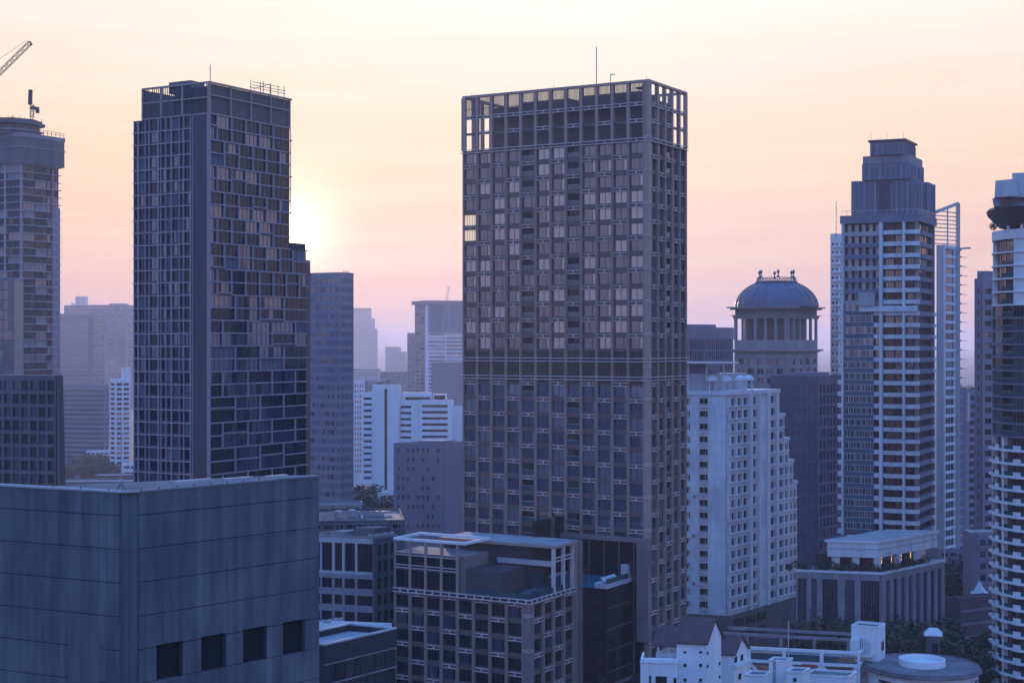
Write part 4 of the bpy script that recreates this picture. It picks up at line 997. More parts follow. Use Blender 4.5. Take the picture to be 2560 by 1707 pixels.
for j in range(13):
    z = zb_ - 4 - j * 4.2; k.lathe(c, [(rad - .2, z - .5), (rad + .1, z - .5), (rad + .1, z), (rad - .2, z)], 'slate', 48, a0=math.pi, a1=2.2 * math.pi)
k.build('mullions', t)
for i in range(24):
    a0, a1 = math.pi + i * math.pi / 22, math.pi + (i + .94) * math.pi / 22; k = MB()
    k.lathe(c, [(rad - .24, 2), (rad - .24, zb_ - 4.1)], ('glass_blue', 'glass_teal', 'glass_mid')[i % 3], 2, a0=a0, a1=a1); k.build('window', t)

# domed tower
b = Bld('domed_tower', 'tower topped by a round dome with balustrade and finials right of the central tower', 'tower', 1970, 560, 1836, 2044, 792, 55, 35)
Yd = 560; zz = lambda py: wz(py, Yd)
dc = b.pt(b.W / 2, b.D / 2); Rr = 104 / F * dc[1]; zz = lambda py: wz(py, dc[1])
dc = (wx(1941, dc[1]), dc[1])
zf = zz(850)                         # floor of the belvedere
t_ = .5
b.core(t_, 0, zf, 'core_dark')
rows_ = floors(zf - 6, 10, 3.5, .7, .5, .3)
b.punched(b.L, t_, b.W, 0, zf, t_, spans(.6, b.W, 5, 1.4), rows_, 'concrete', style=dict(mull=1, fw=.09, fm='metal_pale', panes=('glass_mid', 'glass_dark', 'glass_blue')))
b.punched(b.R, 0, b.D, 0, zf, t_, spans(.2, b.D, 4, 1.4), rows_, 'concrete', style=dict(mull=1, fw=.09, fm='metal_pale', panes=('glass_mid', 'glass_dark', 'glass_blue')))
b.par(-1.6, b.W + 1.6, -1.6, b.D + 1.6, zz(877), zz(873), 'concrete', 'cornice'); b.par(-.8, b.W + .8, -.8, b.D + .8, zz(880), zz(877) - .01, 'concrete', 'cornice')
# belvedere: open colonnade round an inner drum
for fc, L_ in ((b.L, b.W), (b.R, b.D)):
    for i in range(6):
        u = .5 + (L_ - 1.2) * i / 5; b.p('column#%d_%d' % (fc.hand, i)).box(fc, u, u + .9, -1.0, -.1, zf + .01, zz(797), 'concrete')
for i in range(6):
    pq = b.pt(.5 + (b.W - 1) * i / 5, b.D - .6); b.p('column#c%d' % i).cyl(pq, .45, zf + .01, zz(797), 'concrete', 10); pq = b.pt(b.W - .6, .5 + (b.D - 1) * i / 5); b.p('column#d%d' % i).cyl(pq, .45, zf + .01, zz(797), 'concrete', 10)
b.par(3.2, b.W - 3.2, 3.2, b.D - 3.2, zf, zz(797), 'slat', 'inner_room')
b.par(-.4, b.W + .4, -.4, b.D + .4, zz(797), zz(790), 'concrete', 'cornice#b'); b.par(-1.2, b.W + 1.2, -1.2, b.D + 1.2, zz(790), zz(788), 'concrete', 'cornice#b')
b.par(.2, b.W - .2, .2, b.D - .2, zz(788), zz(775), 'dark_concrete', 'cornice#b'); b.par(-2.2, b.W + 2.2, -2.2, b.D + 2.2, zz(771), zz(768), 'concrete', 'cornice#b'); b.par(-1.2, b.W + 1.2, -1.2, b.D + 1.2, zz(775), zz(771), 'concrete', 'cornice#b')
zd0, zd1 = zz(768), zz(706); R0 = 103 / F * dc[1]; R1 = 46 / F * dc[1]
prof = []
for i in range(13):
    tt = i / 12 * math.acos(R1 / R0); prof.append((R0 * math.cos(tt), zd0 + (zd1 - zd0) * math.sin(tt) / math.sin(math.acos(R1 / R0))))
dm = b.p('dome'); dm.lathe(dc, prof + [(0, zd1)], 'dome_metal', 48)
for i in range(24):
    a_ = i * math.pi / 12
    for (r0, z0), (r1, z1) in zip(prof, prof[1:]): dm.beam((dc[0] + r0 * math.cos(a_), dc[1] + r0 * math.sin(a_), z0), (dc[0] + r1 * math.cos(a_), dc[1] + r1 * math.sin(a_), z1), .35, 'dome_metal')
lt = b.p('balustrade'); lt.lathe(dc, [(R1 - .2, zd1), (R1 + .9, zd1), (R1 + .9, zd1 + .5), (R1 - .3, zd1 + .5), (R1 - .3, zd1 + .02)], 'concrete', 32); lt.lathe(dc, [(R1 - .1, zd1 + 1.5), (R1 + .5, zd1 + 1.5), (R1 + .5, zd1 + 1.75), (R1 - .1, zd1 + 1.75), (R1 - .1, zd1 + 1.5)], 'concrete', 32)
for i in range(28):
    a_ = i * math.pi / 14; lt.cyl((dc[0] + (R1 + .2) * math.cos(a_), dc[1] + (R1 + .2) * math.sin(a_)), .16, zd1 + .5, zd1 + 1.5, 'concrete', 6)
for i in range(6):
    a_ = i * math.pi / 3 + .45; q = (dc[0] + R1 * math.cos(a_), dc[1] + R1 * math.sin(a_)); k = b.p('finial#%d' % i)
    k.lathe(q, [(.5, zd1 + 1.76), (.5, zd1 + 2.2), (.22, zd1 + 2.4), (.22, zd1 + 3.1), (.55, zd1 + 3.5), (.62, zd1 + 3.9), (.35, zd1 + 4.1), (.15, zd1 + 4.6), (0, zd1 + 4.7)], 'dome_metal', 12)
b.finish()

# white apartment tower with stepped right side
b = Bld('white_apartment_tower', 'white apartment tower with a stepped right shoulder and rows of deep windows', 'tower', 1823, 400, 1690, 1992, 988, 74, 37)
fh = 3.29; t_ = .85; zb_ = wz(1538, 400)
k_ = t_ / b.sin
steps = [(b.R.up(1946), b.zt), (b.R.up(1961), wz(1048, 408)), (b.R.up(1972), wz(1110, 410)), (b.R.up(1983), wz(1168, 411)), (b.R.up(1992), wz(1224, 412))]
u0 = 0
for u1, z1 in steps:
    b.par(k_, b.W, max(u0, k_), u1 - .02, zb_, z1, 'core_dark', mtop='roof_deck'); 
    b.par(-.25, b.W * .6, max(u0, 0) + (0.01 if u0 else 0), u1 + .25, z1 + .01, z1 + .9, 'white_paint', 'cornice') if u0 else None
    u0 = u1
def cols_px(fc, L_): return sorted((min(fc.up(a_), fc.up(c_)), max(fc.up(a_), fc.up(c_))) for a_, c_ in L_)
wst = dict(mull=1, fw=.06, fm='metal_dark', panes=('glass_dark', 'glass_dark', 'glass_dark', 'core_dark', 'glass_mid'))
rowsW = floors(b.zt, zb_, fh, .8, .5, .3)
stepc = [([(1829, 1839), (1845, 1855), (1859, 1871), (1881, 1893), (1926, 1938)], 0, steps[0]), ([(1949, 1959)], steps[0][0], steps[1]), ([(1963, 1970)], steps[1][0], steps[2]), ([(1975, 1981)], steps[2][0], steps[3]), ([(1984, 1990)], steps[3][0], steps[4])]
for cl, ua, (ub_, z1) in stepc:
    b.punched(b.R, ua, ub_, zb_, z1, t_, cols_px(b.R, cl), [r for r in rowsW if r[1] < z1], 'precast', style=wst)
    for r in rowsW:
        if r[1] < z1:
            if ua == 0:
                ue = b.R.up(1893); b.p('sill#a%.2f' % r[0]).box(b.R, .02, ue, .005, .35, r[0] - .3, r[0] - .05, 'white_paint'); us = b.R.up(1924); b.p('sill#b%.2f' % r[0]).box(b.R, us, ub_ - .02, .005, .35, r[0] - .3, r[0] - .05, 'white_paint')
            else: b.p('sill#%.1f_%.2f' % (ua, r[0])).box(b.R, ua, ub_ - .02, .005, .35, r[0] - .3, r[0] - .05, 'white_paint')
for pa, pc_ in ((1895, 1899), (1916, 1923), (1873, 1879)): b.p('pilaster').box(b.R, b.R.up(pa), b.R.up(pc_), .01, .5, zb_, b.zt, 'white_paint')
b.p('pilaster').box(b.R, b.R.up(1940), b.R.up(1945), .01, .4, zb_, b.zt, 'white_paint')
b.punched(b.L, t_, b.W, zb_, b.zt, t_, cols_px(b.L, [(1748, 1769)]) + cols_px(b.L, [(1713, 1725)]), rowsW, 'precast', style=lambda i, j: dict(mull=1 if i == 0 else 1, fw=.08 if i == 0 else .35, fm='white_paint', panes=('glass_dark', 'glass_dark', 'glass_blue')))
for r in rowsW:
    cpx = cols_px(b.L, [(1748, 1769)])[0]; b.p('balcony#%.2f' % r[0]).box(b.L, cpx[0] - .1, cpx[1] + .1, .005, .5, r[0] - .35, r[0] - .1, 'white_paint'); b.p('balcony#%.2f' % r[0]).box(b.L, cpx[0], cpx[1], .4, .46, r[0] - .1, r[0] + .6, 'pale_concrete')
b.par(-.4, b.W, -.4, steps[0][0] + .4, b.zt + .01, b.zt + 1.0, 'white_paint', 'cornice')
b.par(-.1, b.W, -.1, b.D + .5, 0, zb_ - .02, 'dark_concrete', 'base', 'roof_deck')
for j in range(2):
    for a_, c_ in spans(1, b.D * .55, 3, 1.2): b.win(b.R, a_, c_, zb_ - 3.6 - 3.6 * j, zb_ - 1.4 - 3.6 * j, .12, mull=2, panes=('glass_dark',))
for (pxa, pya) in ((1735, 1337), (1735, 1457), (1737, 1240)):
    u = b.L.up(pxa); z = b.L.z(pya, u); k = b.p('air_conditioner#%d' % pya); k.box(b.L, u - .35, u + .35, .01, .4, z - .3, z + .3, 'metal_pale'); k.box(b.L, u - .2, u + .2, .41, .44, z - .2, z + .2, 'metal_dark')
# roof pavilions
z1 = b.zt + 1.0
b.par(6, b.W, 2, steps[0][0] * .8, z1, z1 + 4.4, 'pale_concrete', 'penthouse', 'roof_deck')
for (a_, bb) in ((1.2, 1.2), (5.0, 1.2), (1.2, 8.5), (1.2, 13)):
    q = b.pt(a_, bb)
    for dx_, dy_ in ((-.8, -.8), (.8, -.8), (.8, .8), (-.8, .8)): b.p('pavilion#%.1f%.1f' % (a_, bb)).beam((q[0] + dx_, q[1] + dy_, z1), (q[0] + dx_, q[1] + dy_, z1 + 2.6), .25, 'white_paint')
    b.p('pavilion#%.1f%.1f' % (a_, bb)).lathe(q, [(1.5, z1 + 2.6), (1.5, z1 + 2.9), (1.2, z1 + 3.5), (.6, z1 + 3.9), (0, z1 + 4.0)], 'white_paint', 16)
b.par(-1, b.W * .9, -1.2, 3.5, z1 + 7.2, z1 + 7.6, 'white_paint', 'canopy')
for a_ in (2.5, b.W * .5, b.W * .85): q = b.pt(a_, 2.2); b.p('canopy').beam((*q, z1), (*q, z1 + 7.2), .4, 'white_paint')
b.par(7, b.W, 2.2, 9, z1 + 4.4, z1 + 7.1, 'slate', 'penthouse#b')
b.finish()

# dark ribbed block behind it
b = slab_tower('dark_ribbed_block', 'dark ribbed block filling the gap between the white tower and the condominium', 'building', 2046, 470, 1925, 2118, 950, 3.4, 'navy_rib', nL=14, nR=8, gap=.8, sill=.4, head=.35, t=.4, panes=('glass_dark', 'navy_rib', 'glass_dark'), fm='navy_rib', mull=1, aL=66, aR=40, zmin=10, fin=False)
b.par(4, 12, 5, 15, b.zt, b.zt + 2.2, 'slate', 'plant_room')
b.finish()
# thin pale block left of the condominium, with mast
b = slab_tower('slim_block', 'slim pale balcony block with a tall thin mast left of the condominium', 'tower', 2098, 590, 2076, 2150, 598, 3.2, 'white_old', nL=2, nR=3, gap=.5, sill=1.0, head=.3, aL=50, aR=60, mull=1, zmin=20, fin=False, panes=('glass_mid', 'glass_dark', 'curtain_dim'))
for j in range(40):
    z = b.zt - 3.2 * (j + 1); b.par(-1.1, b.W * .8, -.9, 2.5, z, z + .9, 'white_old', 'balcony#%d' % j)
q = b.pt(b.W * .5, .5); b.p('mast').beam((*q, b.zt), (*q, wz(503, 590)), .4, 'metal_dark'); b.par(b.W * .5, b.W, 0, 4, b.zt, b.zt + 2.2, 'white_old', 'roof_box'); b.finish()

# ------------------------------------------------------------------ condominium
Yc = 382
b = Bld('condominium_tower', 'large grey condominium tower with stepped crown and curved balconies on a podium', 'tower', 2296, Yc, 2106, 2336, 534, 66, 28)
fh = 2.87; t_ = .9; zlow = wz(762, Yc); zbase = wz(1345, Yc)
b.core(t_, zbase, b.zt, 'core_dark')
W_, D_ = b.W, b.D
L, R = b.L, b.R
PN = ('glass_dark', 'glass_dark', 'glass_blue', 'glass_mid', 'glass_blue')
def uL(px): return L.up(px)
nfl = int((b.zt - zbase) / fh)
for j in range(nfl):
    z1 = b.zt - 2.0 - j * fh; z0 = z1 - fh
    low_ = z1 < zlow + 1
    # teal bay on the left
    if low_:
        a_, c_ = uL(2186), uL(2112)
        b.p('bay_window').box(L, a_, c_, -t_, .6, z0, z0 + 1.15, 'teal_panel')
        for x0, x1 in spans(a_, c_, 5, .18): b.win(L, x0, x1, z0 + 1.15, z1, .5, mull=1, fw=.1, fm='white_old', panes=('glass_teal', 'glass_mid', 'glass_blue', 'glass_dark'))
        b.p('bay_window').box(L, a_, c_, -t_, .48, z0 + 1.16, z1, 'core_dark')
        b.p('balcony#l%d' % j).box(L, c_ + .05, c_ + 1.7, -t_, .45, z0 - .1, z0 + 1.0, 'white_old'); b.p('balcony#k%d' % j).box(L, a_ - 2.0, a_ - .05, -t_, .9, z0 - .1, z0 + 1.0, 'white_old')
        b.win(L, a_ - 2.0, a_ - .1, z0 + 1.0, z1 - .1, -t_ + .05, mull=1, panes=PN)
    else:
        for x0, x1 in spans(uL(2206), uL(2110), 5, .8): b.win(L, x0, x1, z0 + .8, z1 - .3, -t_ + .05, mull=2, fw=.1, fm='white_old', panes=PN)
        b.p('wall').box(L, uL(2206), uL(2110), -t_, -.3, z0 - .3, z0 + .8, 'pale_concrete' if j % 3 == 0 else 'slate')
    # balconies right of the column
    a_, c_ = .9, uL(2209)
    for k2, (x0, x1) in enumerate(spans(a_, c_, 3, .35)):
        b.win(L, x0, x1, z0 + .1, z1 - .25, -t_ + .05, mull=2, fw=.09, fm='metal_dark', panes=PN)
    # curved balcony slab + solid rail
    seg = 10
    pts = []
    for s in range(seg + 1):
        tt = s / seg; bul = .75 + .55 * math.sin(tt * math.pi * 2) ** 2; pts.append(L.pt(a_ - 1.2 + (c_ - a_ + 1.2) * tt, bul))
    back_ = [L.pt(c_, -.3), L.pt(a_ - 1.2, -.3)]
    b.p('balcony#m%d' % j).prism(pts + back_, z0 - .12, z0 + .9, 'white_old', 'concrete')
    # right face: dark with lit curtain strips
    for i2, (x0, x1) in enumerate(spans(.9, D_, 3, .5)):
        b.win(R, x0, x1, z0 + .9, z1 - .2, -t_ + .05, mull=2, fw=.12, fm='metal_dark', panes=('curtain', 'curtain_dim', 'glass_mid') if not low_ and i2 < 2 else ('glass_dark', 'glass_mid'))
    b.p('wall').box(R, .9, D_, -t_, -.2, z0 - .2, z0 + .9, 'slate')
    if low_ and j % 1 == 0: b.p('balcony#r%d' % j).box(R, D_ - 2.2, D_ + .3, -.2, .4, z0 - .1, z0 + .8, 'white_old')
# columns
for px0, px1, m_, z_ in ((2200, 2208, 'white_old', b.zt), (2258, 2264, 'white_old', b.zt), (2106, 2111, 'white_old', b.zt)): b.p('column').box(L, uL(px1), uL(px0), -t_, 1.3, zbase, z_ - 2, m_)
b.p('column').box(L, 0, .9, -t_, .1, zbase, b.zt - 2, 'concrete'); b.p('column').box(R, D_ - .6, D_, -t_, .1, zbase, b.zt - 2, 'concrete')
b.par(-.5, W_ + .5, -.5, D_ + .5, b.zt - 2, b.zt, 'slate', 'cornice', 'roof_deck')
for fc, L_ in ((L, W_), (R, D_)):
    b.p('railing').box(fc, 0, L_, .3, .38, b.zt + 1.1, b.zt + 1.2, 'metal_pale')
    for i in range(16): b.p('railing').box(fc, L_ * i / 15, L_ * i / 15 + .08, .3, .38, b.zt, b.zt + 1.1, 'metal_pale')
# mid ledge with planting (the lower body steps out)
b.p('ledge').box(L, 0.2, uL(2150), .02, 1.7, zlow - 1.6, zlow - .2, 'white_old'); b.p('ledge').box(L, uL(2190), uL(2150), .02, 2.2, zlow - .2, zlow + 3.2, 'pale_concrete')
# crown tiers
def tier(l, r, c_, ytop, ybot, m, part, dep=None, rib=0):
    f_ = Face((wx(c_, Yc + 3), Yc + 3), 66, True); g_ = Face((wx(c_, Yc + 3), Yc + 3), 28, False)
    w_, d_ = f_.up(l), g_.up(r); P = lambda a, bb: (f_.o[0] + f_.u[0] * a + g_.u[0] * bb, f_.o[1] + f_.u[1] * a + g_.u[1] * bb)
    z1, z0 = wz(ytop, Yc + 3), wz(ybot, Yc + 3)
    b.p(part).prism([P(0, 0), P(0, d_), P(w_, d_), P(w_, 0)], z0, z1, m, 'roof_deck')
    if rib:
        for i in range(rib): u = w_ * (i + .5) / rib; b.p(part).box(f_, u - .25, u + .25, .01, .35, z0, z1 - .6, 'concrete' if i % 2 else 'slate')
        for i in range(max(3, rib // 2)): u = d_ * (i + .5) / max(3, rib // 2); b.p(part).box(g_, u - .25, u + .25, .01, .35, z0, z1 - .6, 'concrete' if i % 2 else 'slate')
    return f_, g_, w_, d_, z0, z1
tier(2128, 2333, 2290, 447, 536, 'slate', 'crown_lower', rib=12)
f_, g_, w_, d_, z0, z1 = tier(2155, 2310, 2274, 405, 446.5, 'slate', 'crown_middle', rib=9)
tier(2157, 2306, 2272, 386, 404.6, 'concrete', 'crown_band')
f_, g_, w_, d_, z0, z1 = tier(2175, 2288, 2260, 352, 385.6, 'mauve', 'crown_top', rib=12)
b.p('crown_cap').prism([(f_.pt(-.5, .5)), (g_.pt(d_ + .4, .5)), (g_.pt(d_ + .4, -w_ * .9)), f_.pt(w_ + .4, -d_ * .7), f_.pt(w_ + .4, .5)], z1 + .01, z1 + .5, 'metal_dark')
for u, fc in ((.2, f_), (w_ * .5, f_), (w_ - .2, f_), (d_ - .2, g_)): q = fc.pt(u, -.1); b.p('lightning_rod').beam((*q, z1 + .5), (*q, z1 + 2.2), .1, 'metal_pale')
# dark recess slot in the crown and column bundles at the right
f5 = Face((wx(2290, Yc + 3), Yc + 3), 66, True)
b.p('crown_lower').box(f5, f5.up(2225), f5.up(2198), .02, .6, wz(520, Yc), wz(402, Yc), 'maroon')
for px in (2314, 2321, 2329): 
    g5 = Face((wx(2290, Yc + 3), Yc + 3), 28, False); q = g5.pt(g5.up(px), .3); b.p('crown_column').cyl(q, .7, wz(535, Yc), wz(444, Yc), 'slate', 12)
b.finish()
# podium
b = Bld('podium', 'condominium podium with white lip, tall columns and dark vertical windows', 'building', 2206, 350, 1990, 2362, 1436, 76, 44)
Yp = 350; t_ = .6
zlip0, zlip1 = wz(1386, Yp + 8), wz(1344, Yp + 8)
b.core(t_, 0, b.zt, 'core_dark')
cl = cols_px(b.L, [(2028, 2042), (2056, 2094), (2112, 2136), (2152, 2202), (1994, 2016)])
zwin = (6, wz(1452, Yp))
b.punched(b.L, t_, b.W, 0, b.zt, t_, [(max(a_, .7), c_) for a_, c_ in cl], [zwin], 'podium_stone', style=dict(mull=6, fw=.12, fm='navy_rib', panes=('glass_teal', 'glass_dark', 'glass_dark')))
b.punched(b.R, 0, b.D, 0, b.zt, t_, spans(.3, b.D, 8, 1.3), [zwin], 'podium_stone', style=dict(mull=2, fw=.12, fm='navy_rib', panes=('glass_teal', 'glass_dark', 'glass_dark')))
b.ring(-.2, b.W, -.2, b.D, b.zt + .01, b.zt + .55, .5, 'white_old')
# garden deck, columns, upper lip
s0 = 2.2
for (a_, bb) in ((1.2, 4.2), (6.0, 4.2), (10.4, 4.2), (1.2, 13), (1.2, 22)):
    q = b.pt(a_ + s0, bb); b.p('column#%.1f%.1f' % (a_, bb)).prism([(q[0] - .8, q[1] - .8), (q[0] + .8, q[1] - .8), (q[0] + .8, q[1] + .8), (q[0] - .8, q[1] + .8)], b.zt, zlip0, 'white_old')
b.par(6, b.W, 8, b.D, b.zt, zlip0, 'core_dark', 'inner_wall')
aw = 13.6
b.par(s0, aw, 2.6, b.D + 1, zlip0 + .01, zlip1 - .5, 'white_old', 'lip', 'roof_deck'); b.par(s0 - .4, aw + .4, 2.2, b.D + 1.3, zlip1 - .5, zlip1, 'white_paint', 'lip', 'roof_deck')
b.par(s0 - .15, aw + .1, 2.45, b.D + 1.1, (zlip0 + zlip1) / 2 - .1, (zlip0 + zlip1) / 2 + .1, 'pale_concrete', 'lip#b')
f7 = Face(b.pt(s0 + 3.9, 7.9), 44, False)
for i in range(4): u = 3 + i * 4.4; b.p('wall_lamp#%d' % i).box(f7, u, u + .16, .3, .45, b.zt + 1.0, b.zt + 3.6, 'lamp_warm')
b.par(3.2, 3.3, 8.2, b.D, b.zt + .02, zlip0, 'dark_concrete', 'inner_wall#b') if False else None
b.finish()
POD = b

# lattice fin building right of the condominium
Yl = 470
b = Bld('fin_building', 'pale narrow building with projecting floor fins and a slanted roof lattice', 'building', 2362, Yl, 2341, 2391, 612, 60, 40)
t_ = .4; b.core(t_, 0, b.zt, 'core_dark')
b.p('wall').box(b.L, t_, b.W, -t_, 0, 0, b.zt, 'pale_concrete')
rows_ = floors(b.zt, 20, 2.85, .5, .25, .8)
b.punched(b.R, 0, b.D, 0, b.zt, t_, spans(.1, b.D - 1.2, 1, .4) + [(b.D - .95, b.D - .1)], rows_, 'white_old', style=dict(mull=2, fw=.1, fm='white_old', panes=('glass_blue', 'glass_mid', 'glass_dark')))
for j, r in enumerate(rows_):
    z = r[0] - .3; q0, q1 = b.R.pt(b.D, 0), b.R.pt(b.D + 5.2, 0)
    b.p('fin#%d' % j).beam((q0[0], q0[1], z), (q0[0] + 3.4, q0[1] + .6, z), .5, 'concrete', .14); b.p('fin#%d' % j).beam((q0[0], q0[1], z + .1), (q0[0] + 1.6, q0[1] + .3, z + .1), .9, 'pale_concrete', .5)
q = b.R.pt(b.D + .6, .2); zq = wz(504, Yl)
ltc = b.p('roof_lattice'); ltc.beam((*q, 20), (*q, zq), 1.1, 'pale_concrete')
p_ = b.L.pt(b.W + .3, .2); ltc.beam((p_[0], p_[1], wz(530, Yl)), (*q, zq), .9, 'pale_concrete')
for i in range(9):
    z = wz(528 + i * 10, Yl); x0 = p_[0] + (.0 if z < wz(529, Yl) else 2.2); ltc.beam((x0, p_[1], z), (q[0] - .5, q[1], z), .3, 'pale_concrete')
mid_ = ((p_[0] + q[0]) / 2 + .3, (p_[1] + q[1]) / 2); ltc.beam((*mid_, b.zt), (*mid_, wz(516, Yl)), .35, 'pale_concrete')
ltc.beam((q[0], q[1], wz(619, Yl)), (wx(2436, Yl), Yl + 4, wz(618, Yl)), .7, 'pale_concrete', .5); ltc.beam((q[0], q[1], wz(632, Yl)), (wx(2412, Yl), Yl + 3, wz(619, Yl)), .25, 'pale_concrete')
b.finish()
b = slab_tower('grey_block', 'low grey block with roof plants between the fin building and the mauve block', 'building', 2412, 640, 2380, 2460, 982, 3.4, 'slate', nL=0, nR=1, aL=70, aR=60, gap=2.5, sill=1.2, head=.3, zmin=10, fin=False)
b.p('roof_wall').box(b.R, 1, 2.5, .01, .5, b.zt - 12, b.zt, 'pale_concrete'); b.finish()
b = slab_tower('mauve_block', 'mauve apartment block with single windows between condominium and round tower', 'tower', 2456, 415, 2436, 2530, 707, 2.9, 'mauve', nL=1, nR=3, aL=56, aR=62, gap=.9, sill=.9, head=.5, mull=1, zmin=8, fin=False)
b.par(.2, b.W, 1, 8, b.zt, wz(677, 415), 'mauve', 'roof_house', 'roof_deck')
for i in range(3): b.win(b.R, 1.6 + i * 1.3, 2.5 + i * 1.3, b.zt + .8, b.zt + 2.4, -.98, mull=1, panes=('glass_dark',))
zl = wz(1325, 410); fM = Face((wx(2446, 405), 405), 80, True); gM = Face((wx(2446, 405), 405), 74, False)
b.p('lower_wing').prism([fM.pt(0), gM.pt(8), (gM.pt(8)[0], 412), (fM.pt(fM.up(2426))[0], 412), fM.pt(fM.up(2426))], 0, zl, 'mauve', 'roof_deck')
for j in range(4):
    z = zl - 3.4 - j * 3.1; b.win(gM, .5, 2.2, z, z + 1.6, .01, mull=1, panes=('glass_teal', 'glass_dark')); b.win(gM, 2.9, 4.6, z, z + 1.6, .01, mull=1, panes=('glass_teal', 'glass_dark')); b.p('lower_wing').box(gM, 0, 8, .01, .3, z - .8, z - .2, 'mauve')
b.finish()

# ------------------------------------------------------------------ round tower at the right edge
Yr = 330; cr = (wx(2640, Yr + 12), Yr + 12.0); Rr = (2640 - 2484) / F * (Yr + 6)
t = thing('round_tower', 'white rounded apartment tower with stacked balconies cut by the right edge', 'tower', (*cr, 0))
b = Bld.__new__(Bld); b.e = t; b.parts = {}; b.wins = []; b.o = cr; b.Y = Yr
zz = lambda py: wz(py, Yr + 4)
fh = 2.86; NF = 9
def facets(r, a0=math.radians(165), a1=math.radians(300), n=NF):
    P = [(cr[0] + r * math.cos(a0 + (a1 - a0) * i / n), cr[1] + r * math.sin(a0 + (a1 - a0) * i / n)) for i in range(n + 1)]
    return [edge_face(P[i], P[i + 1]) for i in range(n)], P
b.p('wall').lathe(cr, [(Rr - 1.3, 0), (Rr - 1.3, zz(580)), (0, zz(580))], 'core_dark', 40)
fs, P = facets(Rr)
ztop, zmid0, zmid1 = zz(575), zz(744), zz(1084)
n1 = int((ztop - zmid0) / fh) ; n2 = int((zmid0 - zmid1) / fh); n3 = int(zmid1 / fh)
def story(z0, z1, style):
    for i, f in enumerate(fs):
        Lf = f.L
        if style == 'white':
            b.win(f, .15, Lf - .15, z0 + .25, z1 - .3, -1.25, mull=3, fw=.09, fm='metal_dark', panes=('glass_dark', 'glass_dark', 'glass_blue', 'glass_mid'))
            if i % 2 == 0: b.p('pier').box(f, 0.02, .55, -1.2, -.05, z0, z1, 'white_paint'); b.p('balcony').box(f, .56, Lf, -.12, -.04, z0 + .25, z0 + 1.05, 'glass_teal')
            else: b.p('balcony').box(f, .02, Lf * .55, -.3, 0, z0 + .25, z0 + 1.05, 'white_old'); b.p('balcony').box(f, Lf * .55 + .01, Lf, -.12, -.04, z0 + .25, z0 + 1.05, 'glass_teal'); b.p('pier').box(f, Lf - .9, Lf - .5, -1.2, -.3, z0, z1, 'white_paint')
        elif style == 'glass':
            if i % 3 == 2: b.win(f, .05, Lf - .05, z0 + .3, z1, -1.2, mull=2, fw=.08, fm='metal_dark', panes=('glass_dark', 'glass_mid')); b.p('balcony').box(f, .0, Lf, -.1, -.02, z0 + .3, z0 + 1.3, 'glass_teal'); b.p('balcony').box(f, 0, Lf, -.12, .0, z0 + 1.31, z0 + 1.38, 'metal_pale')
            else: b.win(f, .0, Lf, z0 + .3, z1, -.25, mull=3, fw=.07, fm='teal_panel', panes=('glass_teal', 'glass_mid', 'glass_teal', 'glass_dark'))
        else:
            if i % 3 == 1: b.win(f, .1, Lf - .1, z0 + .4, z1 - .2, -1.1, mull=2, fw=.09, fm='metal_dark', panes=('glass_dark', 'glass_mid'))
            elif i % 3 == 0: b.p('wall#w').box(f, .01, Lf, -1.2, -.2, z0, z1, 'white_paint') if i else b.p('wall#w').box(f, .01, Lf * .35, -1.2, -.2, z0, z1, 'white_paint'); b.win(f, Lf * .4, Lf, z0 + .5, z1 - .4, -1.1, mull=0, panes=('glass_mid',)) if i == 0 else None
            else: b.win(f, .05, Lf - .05, z0 + .3, z1 - .2, -1.2, mull=2, fw=.09, panes=('glass_mid', 'glass_blue')); b.p('balcony').box(f, 0, Lf, -.1, -.02, z0 + .3, z0 + 1.2, 'glass_teal')
    sl = [p for p in P]
    m_ = {'white': 'white_paint', 'glass': 'slate', 'top': 'white_paint'}[style]; o_ = {'white': .5, 'glass': .12, 'top': .05}[style]
    q = [(cr[0] + (Rr + o_ + (.25 * math.sin(k * 1.9) if style == 'white' else 0)) * math.cos(math.radians(160 + 145 * k / 28)), cr[1] + (Rr + o_ + (.25 * math.sin(k * 1.9) if style == 'white' else 0)) * math.sin(math.radians(160 + 145 * k / 28))) for k in range(29)]
    qi = [(cr[0] + (Rr - 1.25) * math.cos(math.radians(160 + 145 * k / 28)), cr[1] + (Rr - 1.25) * math.sin(math.radians(160 + 145 * k / 28))) for k in range(29)]
    for k in range(28): b.p('floor_slab').prism([q[k], q[k + 1], qi[k + 1], qi[k]], z0 - (.12 if style != 'white' else .28), z0 + .22, m_)
z = ztop - 1.8
for j in range(n1): story(z - fh, z, 'top'); z -= fh
for j in range(n2): story(z - fh, z, 'glass'); z -= fh
while z > 3: story(z - fh, z, 'white'); z -= fh
b.p('top_band').lathe(cr, [(Rr, ztop - 1.8), (Rr, ztop + .3), (Rr - 1.4, ztop + .3)], 'white_paint', 40)
